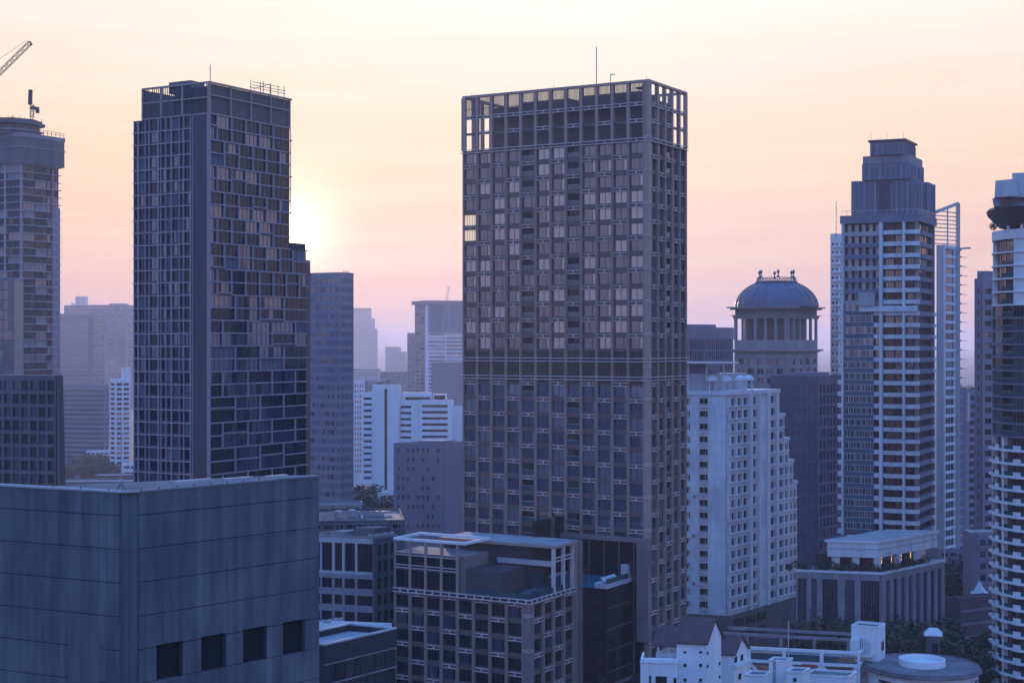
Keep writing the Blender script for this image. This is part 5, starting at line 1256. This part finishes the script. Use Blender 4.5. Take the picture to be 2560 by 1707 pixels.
# dark flying canopy and penthouse
zc0, zc1 = zz(560), zz(512)
b.p('canopy').lathe(cr, [(Rr - 4.2, zc0 - .8), (Rr - 1.5, zc0), (Rr + 1.0, zc1 - 1.5), (Rr + 1.2, zc1 - .6), (Rr + .6, zc1), (Rr - 5, zc1 + .5)], 'metal_dark', 48)
for a_ in (195, 215, 235): q = (cr[0] + (Rr - 1.6) * math.cos(R_(a_)), cr[1] + (Rr - 1.6) * math.sin(R_(a_))); b.p('canopy_post').cyl(q, .35, ztop, zc0, 'white_paint', 10)
def pth(px0, px1, pxt0, pxt1, y0, y1, Ya, dep, part, m):
    z0_, z1_ = wz(y0, Ya), wz(y1, Ya); A_ = lambda x: wx(x, Ya)
    b.p(part).hexa([(A_(px0), Ya, z0_), (A_(px1), Ya - 4, z0_), (A_(px1) + 2, Ya + dep, z0_), (wx(px0 + 6, Ya + dep), Ya + dep, z0_), (A_(pxt0), Ya + 1.5, z1_), (A_(pxt1), Ya - 2.5, z1_), (A_(pxt1) + 2, Ya + dep, z1_), (wx(pxt0 + 6, Ya + dep), Ya + dep, z1_)], m)
pth(2484, 2600, 2486, 2600, 516, 494, 332, 12, 'penthouse', 'mauve')
pth(2486, 2530, 2494, 2530, 493.8, 450, 332, 12, 'penthouse', 'pale_concrete')
pth(2531, 2660, 2536, 2660, 493.8, 431, 329.5, 16, 'penthouse', 'pale_concrete')
fp = edge_face((wx(2496, 331.2), 331.2), (wx(2532, 331.2), 328.2))
for i in range(3): b.win(fp, .4 + i * 1.1, 1.2 + i * 1.1, wz(514, 331), wz(499, 331), -.3, mull=1, panes=('glass_dark',))
f = edge_face((cr[0] + (Rr - 1.9) * math.cos(R_(192)), cr[1] + (Rr - 1.9) * math.sin(R_(192))), (cr[0] + (Rr - 1.9) * math.cos(R_(230)), cr[1] + (Rr - 1.9) * math.sin(R_(230))))
b.finish()

# ------------------------------------------------------------------ low things at the lower right
# round building with a ring on its roof
Yb = 300; c = (wx(2305, Yb), Yb); rb = 140 / F * Yb; zr_ = wz(1659, Yb)
t = thing('round_building', 'low round building with a stained roof and a white ring on it', 'building', (*c, 0))
k = MB(); k.lathe(c, [(rb - .5, 0), (rb - .5, zr_ - .25), (0, zr_ - .25)], 'white_old', 64); k.build('wall', t)
k = MB(); k.lathe(c, [(rb - .9, zr_ - .24), (rb, zr_ - .9), (rb + .35, zr_ - .85), (rb + .35, zr_ - .5), (rb + .05, zr_ - .45), (rb, zr_), (rb - .3, zr_), (rb - .35, zr_ - .2), (0, zr_ - .1)], 'roof_stained', 64); k.build('roof', t)
ri = 57 / F * Yb; k = MB(); k.lathe(c, [(ri, zr_ - .15), (ri, zr_ + 1.1), (ri - .3, zr_ + 1.1), (ri - .3, zr_ + .25), (0, zr_ + .2)], 'white_paint', 48, sy=1.0); k.build('roof_ring', t)
for a_ in (205, 228, 252, 275, 300, 325):
    a0, a1 = R_(a_), R_(a_ + 17); k = MB(); z0, z1 = zr_ - 4.6, zr_ - 1.9
    k.lathe(c, [(rb - .46, z0), (rb - .46, z1)], 'glass_dark', 6, a0=a0, a1=a1)
    for q in range(5): z = z0 + (z1 - z0) * q / 4; k.lathe(c, [(rb - .5, z), (rb - .3, z), (rb - .3, z + .1), (rb - .5, z + .1)], 'white_old', 6, a0=a0, a1=a1)
    k.build('window', t)
# house with steep red-brown roofs
Yh = 250
t = thing('gabled_house', 'white tower house with steep red brown gable roofs at the bottom', 'house', (wx(1766, Yh), Yh, 0))
f1 = Face((wx(1766, Yh), Yh), 78, True); g1 = Face((wx(1766, Yh), Yh), 30, False)
w1 = f1.up(1692); d1 = g1.up(1803)
H = lambda a, bb, z: (f1.o[0] + f1.u[0] * a + g1.u[0] * bb, f1.o[1] + f1.u[1] * a + g1.u[1] * bb, z)
ze = wz(1603, Yh); zri = wz(1546, Yh + d1 / 2)
k = MB(); k.prism([H(0, 0, 0)[:2], H(0, d1, 0)[:2], H(w1, d1, 0)[:2], H(w1, 0, 0)[:2]], 0, ze, 'white_paint')
k.face([H(0, 0, ze), H(0, d1, ze), H(0, d1 / 2, zri)], 'white_paint'); k.face([H(w1, d1, ze), H(w1, 0, ze), H(w1, d1 / 2, zri)], 'white_paint'); k.build('wall', t)
def gable(Pf, wA, wB, d0, d1_, ze_, zr2, name, over=.45, th=.22, drop=.5):
    k = MB(); dm_ = (d0 + d1_) / 2; sl_ = (zr2 - ze_) / (dm_ - d0); o = over
    for s in (0, 1):
        e_ = d0 - drop if s == 0 else d1_ + drop; zl_ = ze_ - sl_ * drop
        B4 = [Pf(wA - o, e_, zl_ + .03), Pf(wB + o, e_, zl_ + .03), Pf(wB + o, dm_, zr2 + .03), Pf(wA - o, dm_, zr2 + .03)]
        T4 = [(p[0], p[1], p[2] + th) for p in B4]
        P8 = B4 + T4 if s == 0 else B4[::-1] + T4[::-1]
        k.face(T4 if s else T4[::-1], 'roof_tile'); k.face(B4[::-1] if s else B4, 'metal_dark')
        for i in range(4): j_ = (i + 1) % 4; k.face([B4[i], B4[j_], T4[j_], T4[i]] if s else [B4[j_], B4[i], T4[i], T4[j_]], 'metal_dark')
    return k.build(name, t)
gable(H, 0, w1, 0, d1, ze, zri, 'roof')
def hwin(fc, px0, px1, py0, py1, d=.0):
    a_, c_ = sorted((fc.up(px0), fc.up(px1))); z0, z1 = sorted((fc.z(py0, a_), fc.z(py1, a_))); gg = wingeo(c_ - a_, z1 - z0, 1 if c_ - a_ > 1 else 0, 0, .03, 'metal_dark', ('glass_dark',), 0)
    o = bpy.data.objects.new('window', gg.mesh('window')); COL.objects.link(o); o.parent = t
    if fc.hand > 0: q = fc.pt(a_, d - .02); ux = fc.u
    else: q = fc.pt(c_, d - .02); ux = (-fc.u[0], -fc.u[1])
    o.location = (q[0] - t.location[0], q[1] - t.location[1], z0); o.rotation_euler = (0, 0, math.atan2(ux[1], ux[0]))
for px0, px1 in ((1709, 1716), (1748, 1755)):
    for py in (1627, 1658, 1695): hwin(f1, px0, px1, py, py + (5 if py == 1627 else 8))
for py in (1628, 1661): hwin(g1, 1767, 1770, py, py + 8); hwin(g1, 1797, 1800, py + 26, py + 34)
# left wing, lower roof with terrace in front
f2 = Face((wx(1695, 256), 256), 78, True); g2 = Face((wx(1695, 256), 256), 30, False)
w2 = f2.up(1636); H2 = lambda a, bb, z: (f2.o[0] + f2.u[0] * a + g2.u[0] * bb, f2.o[1] + f2.u[1] * a + g2.u[1] * bb, z)
ze2 = wz(1614, 256); zr2 = wz(1568, 259)
k = MB(); k.prism([H2(-.3, .6, 0)[:2], H2(-.3, 7, 0)[:2], H2(w2, 7, 0)[:2], H2(w2, .6, 0)[:2]], 0, ze2 - 1.3, 'white_old'); k.build('wing_wall', t)
for a_ in (.5, w2 * .5, w2 - .3):
    k = MB(); q0 = H2(a_, .8, ze2 - 1.31); k.beam(q0, (q0[0], q0[1], ze2 + .2), .3, 'white_paint'); k.build('post', t)
gable(H2, 0, w2, .4, 6.4, ze2, zr2, 'roof', drop=.35)
zt3 = wz(1650, 246); f3 = Face((wx(1692, 246), 246), 82, True); w3 = f3.up(1601)
k = MB(); k.box(f3, 0, w3, -6, -.3, 0, zt3 - .9, 'white_paint'); k.box(f3, 0, w3, -.3, 0, 0, zt3, 'white_paint'); k.box(f3, w3 - .3, w3, -6, -.3, zt3 - .9, zt3, 'white_paint'); k.box(f3, -.1, w3 + .1, .002, .12, zt3 - .55, zt3 - .4, 'white_old'); k.build('terrace_wall', t)
t_h = t
for px0, px1, py0, py1 in ((1623, 1628, 1688, 1710), (1639, 1667, 1690, 1720), (1684, 1691, 1693, 1710)): hwin(f3, px0, px1, py0, py1)
# right wing
f4 = Face((wx(1835, 258), 258), 78, True); g4 = Face((wx(1835, 258), 258), 30, False); w4 = f4.up(1801); d4 = g4.up(1868)
H4 = lambda a, bb, z: (f4.o[0] + f4.u[0] * a + g4.u[0] * bb, f4.o[1] + f4.u[1] * a + g4.u[1] * bb, z)
ze4 = wz(1634, 258); zr4 = wz(1590, 261)
k = MB(); k.prism([H4(0, 0, 0)[:2], H4(0, d4, 0)[:2], H4(w4, d4, 0)[:2], H4(w4, 0, 0)[:2]], 0, ze4, 'white_paint'); k.face([H4(0, 0, ze4), H4(0, d4, ze4), H4(0, d4 / 2, zr4)], 'white_paint'); k.build('wing_wall', t)
gable(H4, 0, w4, 0, d4, ze4, zr4, 'roof', drop=.35)
hwin(g4, 1836, 1842, 1642, 1656); hwin(g4, 1851, 1857, 1637, 1651); hwin(g4, 1846, 1852, 1684, 1698)
k = MB(); k.box(g4, -.2, d4 + .3, .02, .6, wz(1668, 258), wz(1660, 258), 'white_paint'); k.build('ledge', t)

# white rooftop frame with braces
Yw = 300; fW = Face((wx(2150, Yw), Yw), 76, True); gW = Face((wx(2150, Yw), Yw), 24, False)
t = thing('roof_frame_building', 'white concrete frame building with diagonal braces beside the gabled house', 'building', (*fW.o, 0))
uE = fW.up(1850); z1, z2, z3, z4 = wz(1629, Yw), wz(1661, Yw), wz(1690, Yw), wz(1716, Yw)
k = MB()
for z in (z1, z2, z3): k.box(fW, 0, uE, -.5, 0, z - .55, z, 'white_paint'); k.box(gW, .01, 8, -.5, -.01, z - .55, z, 'white_paint')
k.build('beam_frame', t)
for px in (2148, 2054, 1960, 1872):
    u = fW.up(px); k = MB(); k.box(fW, max(0, u - .35), u + .35, -.48, .02, 0, z1 + .02, 'white_paint'); k.build('column', t)
k = MB(); k.box(gW, 7.4, 8.0, -.5, .01, 0, z1 + .02, 'white_paint'); k.build('column', t)
us = [fW.up(px) for px in (2143, 2054, 1960, 1872)]
for i, (a_, c_) in enumerate(((us[0], us[1]), (us[1], us[2]), (us[2], us[3]))):
    k = MB(); A_, C_ = fW.pt(a_, -.2), fW.pt(c_, -.2); M_ = fW.pt((a_ + c_) / 2, -.2)
    if i % 2 == 0: k.beam((*A_, z2 - .5), (*M_, z3 - 2), .5, 'white_old'); k.beam((*C_, z2 - .5), (*M_, z3 - 2), .5, 'white_old')
    else: k.beam((*A_, z2 - .5), (*M_, z3 - 2), .5, 'white_old'); k.beam((*C_, z2 - .5), (*M_, z3 - 2), .5, 'white_old')
    k.build('brace', t)
k = MB(); k.box(fW, .8, uE, -13, -.55, 0, z3 - 1.5, 'dark_concrete'); k.box(fW, .6, uE, -12.5, -.52, z2 - 1.0, z2 - .56, 'roof_stained'); k.build('floor', t)
k = MB(); k.box(fW, .9, uE, -.44, -.38, z2 + .02, z2 + 1.3, 'glass_teal'); k.build('balustrade', t)
# stair block
f8 = Face((wx(2195, 303), 303), 62, True); g8 = Face((wx(2195, 303), 303), 30, False); 
st = thing('stair_block', 'white roof stair block with an open railed landing at the frame building corner', 'building', (*f8.o, 0))
w8, d8 = f8.up(2128), g8.up(2213); H8 = lambda a, bb: (f8.o[0] + f8.u[0] * a + g8.u[0] * bb, f8.o[1] + f8.u[1] * a + g8.u[1] * bb)
zt8 = wz(1566, 303); k = MB(); k.prism([H8(0, 0), H8(0, d8), H8(w8, d8), H8(w8, 0)], 0, zt8 - .5, 'white_paint', 'roof_stained')
for a0, a1, b0, b1 in ((0, w8, 0, .25), (0, w8, d8 - .25, d8), (0, .25, .25, d8 - .25), (w8 - .25, w8, .25, d8 - .25)): k.prism([H8(a0, b0), H8(a0, b1), H8(a1, b1), H8(a1, b0)], zt8 - .49, zt8, 'white_paint')
k.build('wall', st)
k = MB(); k.box(f8, w8 * .2, w8 * .95, .01, 1.9, wz(1640, 303), wz(1634, 303), 'white_paint'); k.box(f8, w8 * .62, w8 * .95, .01, 1.9, wz(1633.8, 303), wz(1600, 303), 'white_old'); k.build('landing', st)
for i in range(6):
    u = w8 * (.2 + .42 * i / 6); k = MB(); k.box(f8, u, u + .08, 1.8, 1.88, wz(1634, 303), wz(1602 - i * 2, 303), 'metal_dark'); k.build('rail_post', st)
k = MB(); k.box(g8, d8 * .45, d8 * .8, -.02, .03, wz(1632, 303), wz(1608, 303), 'metal_dark'); k.build('door', st)
# grey beam frame behind
Yx = 318; fX = Face((wx(2128, Yx), Yx), 74, True); t = thing('pergola_frame', 'long grey concrete beam frame behind the white frame building', 'pergola', (*fX.o, 0)); uX = fX.up(1806); zx = wz(1596, Yx)
k = MB(); k.box(fX, 0, uX, -.4, 0, zx - .6, zx, 'concrete'); k.box(fX, 0, uX, -7, -6.6, zx + .01 - .6, zx, 'concrete'); k.build('beam', t)
for px in (2120, 2035, 1952, 1868, 1812):
    u = fX.up(px); k = MB(); k.box(fX, max(u - .3, 0), u + .3, -.38, -.02, 0, zx - .61, 'concrete'); k.build('post', t)
# fence mesh on the back edge
k = MB()
for px in range(1975, 2130, 14):
    u = fX.up(px); q = fX.pt(u, -9); k.beam((*q, zx - 4), (*q, zx + 4.2), .1, 'metal_dark')
for h in (4.1, 1.5):
    q0, q1 = fX.pt(fX.up(2128), -9), fX.pt(fX.up(1975), -9); k.beam((*q0, zx + h), (*q1, zx + h), .09, 'metal_dark')
k.build('mesh_fence', t); tag(k and bpy.data.objects[-1] if False else t)
q = (wx(1971, 290), 290.0); m = MB(); m.beam((*q, 20), (*q, wz(1552, 290)), .16, 'metal_pale'); tag(m.build('roof_mast'), 'thin grey mast rising in front of the white frame building', 'mast')
# white plant boxes in the bottom foreground
Yv = 235
def white_box(label, px0, px1, ytop, Y, dep, extra=None):
    f = Face((wx(px1, Y), Y), 76, True); gg = Face((wx(px1, Y), Y), 28, False); w = f.up(px0); t = thing('plant_house', label, 'building', (*f.o, 0), 'white roof houses at the bottom edge')
    P = lambda a, bb: (f.o[0] + f.u[0] * a + gg.u[0] * bb, f.o[1] + f.u[1] * a + gg.u[1] * bb); z = wz(ytop, Y)
    k = MB(); k.prism([P(0, 0), P(0, dep), P(w, dep), P(w, 0)], 0, z - .3, 'white_paint', 'roof_stained')
    for a0, a1, b0, b1 in ((-.1, w + .1, -.1, .2), (-.1, w + .1, dep - .2, dep + .1), (-.1, .2, .2, dep - .2), (w - .2, w + .1, .2, dep - .2)): k.prism([P(a0, b0), P(a0, b1), P(a1, b1), P(a1, b0)], z - .29, z, 'white_old')
    k.build('wall', t); return f, gg, w, z, t
f, gg, w, z, t = white_box('small white roof house with a stained top left of the tallest one', 1862, 1912, 1686, 236, 3.2)
f, gg, w, z, t = white_box('tallest white roof house with dark pipes down its front', 1922, 1968, 1650, 240, 2.6)
for u in (w * .72, w * .64): k = MB(); k.box(f, u, u + .07, .01, .1, 0, z, 'metal_dark'); k.build('pipe', t)
f, gg, w, z, t = white_box('white roof house with one small window right of the tallest one', 1966, 2008, 1678, 236, 3.4)
k = MB(); k.box(f, w * .4, w * .6, -.02, .04, z - 1.6, z - 1.0, 'glass_dark'); k.build('window', t)
f, gg, w, z, t = white_box('broad white roof terrace house at the bottom edge', 2012, 2122, 1690, 245, 4.5)
k = MB()
for i in range(7): q = f.pt(w * .8 + i * .35, -5.2 - (i % 2) * .2); k.beam((q[0] - .2, q[1], z - .2 + .3), (q[0] + .25, q[1] + .1, z + .42), .32, 'cloth_red', .3)
k.beam((*f.pt(w * .78, -5.2), z - .2), (*f.pt(w * .78 + 2.6, -5.2), z - .2), .5, 'timber')
tag(k.build('cloth_pile'), 'heap of red cloth lying on the white terrace house', 'cloth')

# pyramid-roofed hall
b = Bld('brown_hall', 'dark brown blank hall with a white pyramid on its roof', 'building', 2400, 372, 2358, 2500, 1500, 62, 62)
b.core(.01, 0, b.zt, 'maroon', mtop='roof_stained'); b.ring(0, b.W, 0, b.D, b.zt - .01, b.zt + .5, .3, 'maroon')
for j in range(3): b.p('wall').box(b.R, .3, b.D, -.01, .05, b.zt - 3 - j * 3.2, b.zt - 2.4 - j * 3.2, 'mauve')
cpx = (wx(2448, 384), 384.0); hw = 23 / F * 384; zp0, zp1 = wz(1491, 384), wz(1450, 384)
k = b.p('pyramid'); sq = [(cpx[0] + hw * 1.25 * math.cos(R_(a_)), cpx[1] + hw * 1.25 * math.sin(R_(a_))) for a_ in (-65, 25, 115, 205)]
for i in range(4): k.face([(*sq[i], zp0), (*sq[(i + 1) % 4], zp0), (*cpx, zp1)], 'white_paint')
k.prism([(cpx[0] + (s[0] - cpx[0]) * .98, cpx[1] + (s[1] - cpx[1]) * .98) for s in sq], b.zt, zp0 - .01, 'white_old')
b.finish()
q = (wx(2333, 336), 336.0); t = thing('roof_kiosk', 'small brown kiosk with a white pyramid cap among dark trees', 'kiosk', (*q, 0)); zk = wz(1586, 336); hk = 20 / F * 336
k = MB(); k.prism([(q[0] + hk * 1.2 * math.cos(R_(a_)), q[1] + hk * 1.2 * math.sin(R_(a_))) for a_ in (-60, 30, 120, 210)], 0, zk, 'maroon'); k.build('wall', t)
sq = [(q[0] + hk * 1.6 * math.cos(R_(a_)), q[1] + hk * 1.6 * math.sin(R_(a_))) for a_ in (-60, 30, 120, 210)]; s2 = [(q[0] + (s[0] - q[0]) * .45, q[1] + (s[1] - q[1]) * .45) for s in sq]
k = MB(); k.prism(sq, zk + .01, zk + .3, 'white_paint')
for i in range(4): j_ = (i + 1) % 4; k.face([(*sq[i], zk + .3), (*sq[j_], zk + .3), (*s2[j_], zk + 1.4), (*s2[i], zk + 1.4)], 'white_paint')
k.face([(*s, zk + 1.4) for s in s2], 'white_paint'); k.build('roof', t)
k = MB(); f9 = edge_face((q[0] - .8, q[1] - hk * 1.05), (q[0] + .5, q[1] - hk * 1.12)); k.box(f9, 0, f9.L, 0, .1, zk - 4, zk - 1.5, 'glass_dark'); k.build('window', t)
low('blue grey low block below the fin building', 2345, 2425, 470, 1372, 'slate', grp=None, dep=10)
low('small brown shed between the podium and the brown hall', 2328, 2365, 400, 1452, 'maroon', grp=None, wins=False, dep=6)

# ================================================================== trees
ORD = 'first second third fourth fifth sixth seventh eighth ninth tenth eleventh twelfth thirteenth fourteenth fifteenth sixteenth'.split()
def rank(items, i): return ORD[sorted(range(len(items)), key=lambda k: items[k][0]).index(i)]
def tree_meshes(seed, H=14.0, Rc=5.0, n=1500):
    rnd = random.Random(seed); tr = MB()
    segs = 5; p = Vector((0, 0, 0)); r = .35
    pts = [p]
    for i in range(segs): p = p + Vector((rnd.uniform(-.3, .3), rnd.uniform(-.3, .3), H * .11)); pts.append(p)
    for a_, c_ in zip(pts, pts[1:]): tr.beam(a_, c_, r * 2, 'bark'); r *= .86
    top = pts[-1]; lobes = []
    for k in range(9):
        a_ = k * 2.4 + rnd.uniform(-.3, .3); rr_ = Rc * rnd.uniform(.25, .75); q = Vector((math.cos(a_) * rr_, math.sin(a_) * rr_, H * rnd.uniform(.50, .86)))
        tr.beam(pts[3 + k % 3], q, .22, 'bark'); lobes.append((q, Rc * rnd.uniform(.30, .52)))
    cr_ = MB()
    for q, rad in lobes: clump(cr_, q, rad, n // len(lobes), rnd.randrange(9999), .42, .75)
    return tr.mesh('trunk'), cr_.mesh('crown')
TM = [tree_meshes(s, 14, 5.2) for s in (1, 2, 3, 4)]
tc_n = 0
def tree(px, Y, ytop, lab, grp, z0=0.0, wide=1.0):
    global tc_n
    tr, cw = TM[tc_n % 4]; tc_n += 1; h = wz(ytop, Y) - z0; s = h / 13.2
    o = thing('tree', lab, 'tree', (wx(px, Y), Y, z0), grp); o.scale = (s * wide, s * wide, s); o.rotation_euler = (0, 0, tc_n * 1.7)
    for nm, me in (('trunk', tr), ('crown', cw)): c_ = bpy.data.objects.new(nm, me); COL.objects.link(c_); c_.parent = o
    return o
def clump_of(items, fmt, grp, wide):
    for i, (px, Y, y) in enumerate(items): tree(px, Y, y, fmt % rank(items, i), grp, wide=wide)
clump_of([(185, 1010, 1150), (205, 1038, 1140), (226, 1066, 1133), (246, 1094, 1137), (266, 1010, 1140), (285, 1038, 1136), (303, 1066, 1144), (318, 1094, 1154), (165, 960, 1160), (238, 960, 1152), (277, 950, 1156), (214, 955, 1158)], '%s dark tree from the left in the park beside the left tower', 'trees in the left park', 1.2)
clump_of([(842, 640, 1236), (862, 662, 1222), (884, 684, 1216), (905, 640, 1222), (925, 662, 1218), (946, 684, 1228), (966, 640, 1238), (873, 662, 1236), (915, 684, 1240), (952, 640, 1250)], '%s dark tree from the left in front of the white striped office', 'trees in the middle gap', 1.25)
clump_of([(2240, 362, 1560), (2262, 352, 1543), (2288, 366, 1537), (2306, 356, 1550), (2228, 340, 1595)], '%s dark tree from the left behind the round building', 'trees behind the round building', .9)
clump_of([(2380, 345, 1610), (2408, 348, 1600), (2436, 352, 1590), (2462, 356, 1588)], '%s dark tree from the left between kiosk and round tower', 'trees beside the round tower', .9)
clump_of([(2050, 341, 1556), (2080, 341, 1552), (2108, 341, 1556), (2135, 341, 1552), (2165, 342, 1558), (2025, 344, 1560)], '%s dark tree from the left along the foot of the podium', 'trees at the foot of the podium', .8)
clump_of([(2375, 430, 1402), (2395, 440, 1395), (2352, 420, 1425), (2380, 421, 1440)], '%s dark tree from the left behind the small brown shed', 'trees behind the small shed', .7)
# shrubs on the condominium podium garden and on roofs
def shrub(x, y, z, r, lab, grp):
    t = thing('shrub', lab, 'shrub', (x, y, z), grp); k = MB(); clump(k, (x, y, z + r * .9), r, 160, int(abs(x * 13 + y)), .28, .9); k.build('foliage', t); k = MB(); k.beam((x, y, z), (x, y, z + r), .12, 'bark'); k.build('stem', t)
for i in range(16):
    q = POD.pt(1.0 + i * 1.35, .9 + (i % 3) * .5); shrub(q[0], q[1], POD.zt, .9 + .3 * (i % 3), '%s dark shrub from the corner along the podium front edge' % ORD[i], 'shrubs on the podium deck')
for i in range(9):
    q = POD.pt(1.0, 3.5 + i * 2.2); shrub(q[0], q[1], POD.zt, .8 + .25 * (i % 3), '%s dark shrub from the corner along the podium right side' % ORD[i], 'shrubs on the podium right side')
for i, px in enumerate((2397, 2402, 2412, 2426, 2432)):
    shrub(wx(px, 652), 652, wz(978, 652), 1.6 if i in (1, 3) else 1.0, '%s rounded plant from the left on the grey block roof' % ORD[i], 'plants on the grey block roof')
q = (wx(2236, 350), 353.0); shrub(q[0], q[1], POD.zt + .1, 2.6, 'large dark tree-like shrub growing through the podium lip', None)
q = (wx(2484, 333), 333.0); shrub(q[0], q[1], wz(577, 334), 1.0, 'spiky dark plant on the top edge of the round tower', None)

# ================================================================== haze
hm = bpy.data.materials.new('haze'); hm.use_nodes = True; nt = hm.node_tree; nt.nodes.clear()
pv = nt.nodes.new('ShaderNodeVolumePrincipled'); pv.inputs['Color'].default_value = (.82, .84, 1.0, 1); pv.inputs['Density'].default_value = .00015; pv.inputs['Anisotropy'].default_value = 0.3
oo = nt.nodes.new('ShaderNodeOutputMaterial'); nt.links.new(pv.outputs[0], oo.inputs['Volume']); MATS['haze'] = hm
k = MB(); k.prism([(-9500, -1000), (9500, -1000), (9500, 16500), (-9500, 16500)], -1.0, 182.0, 'haze')
tag(k.build('haze'), kind='stuff')
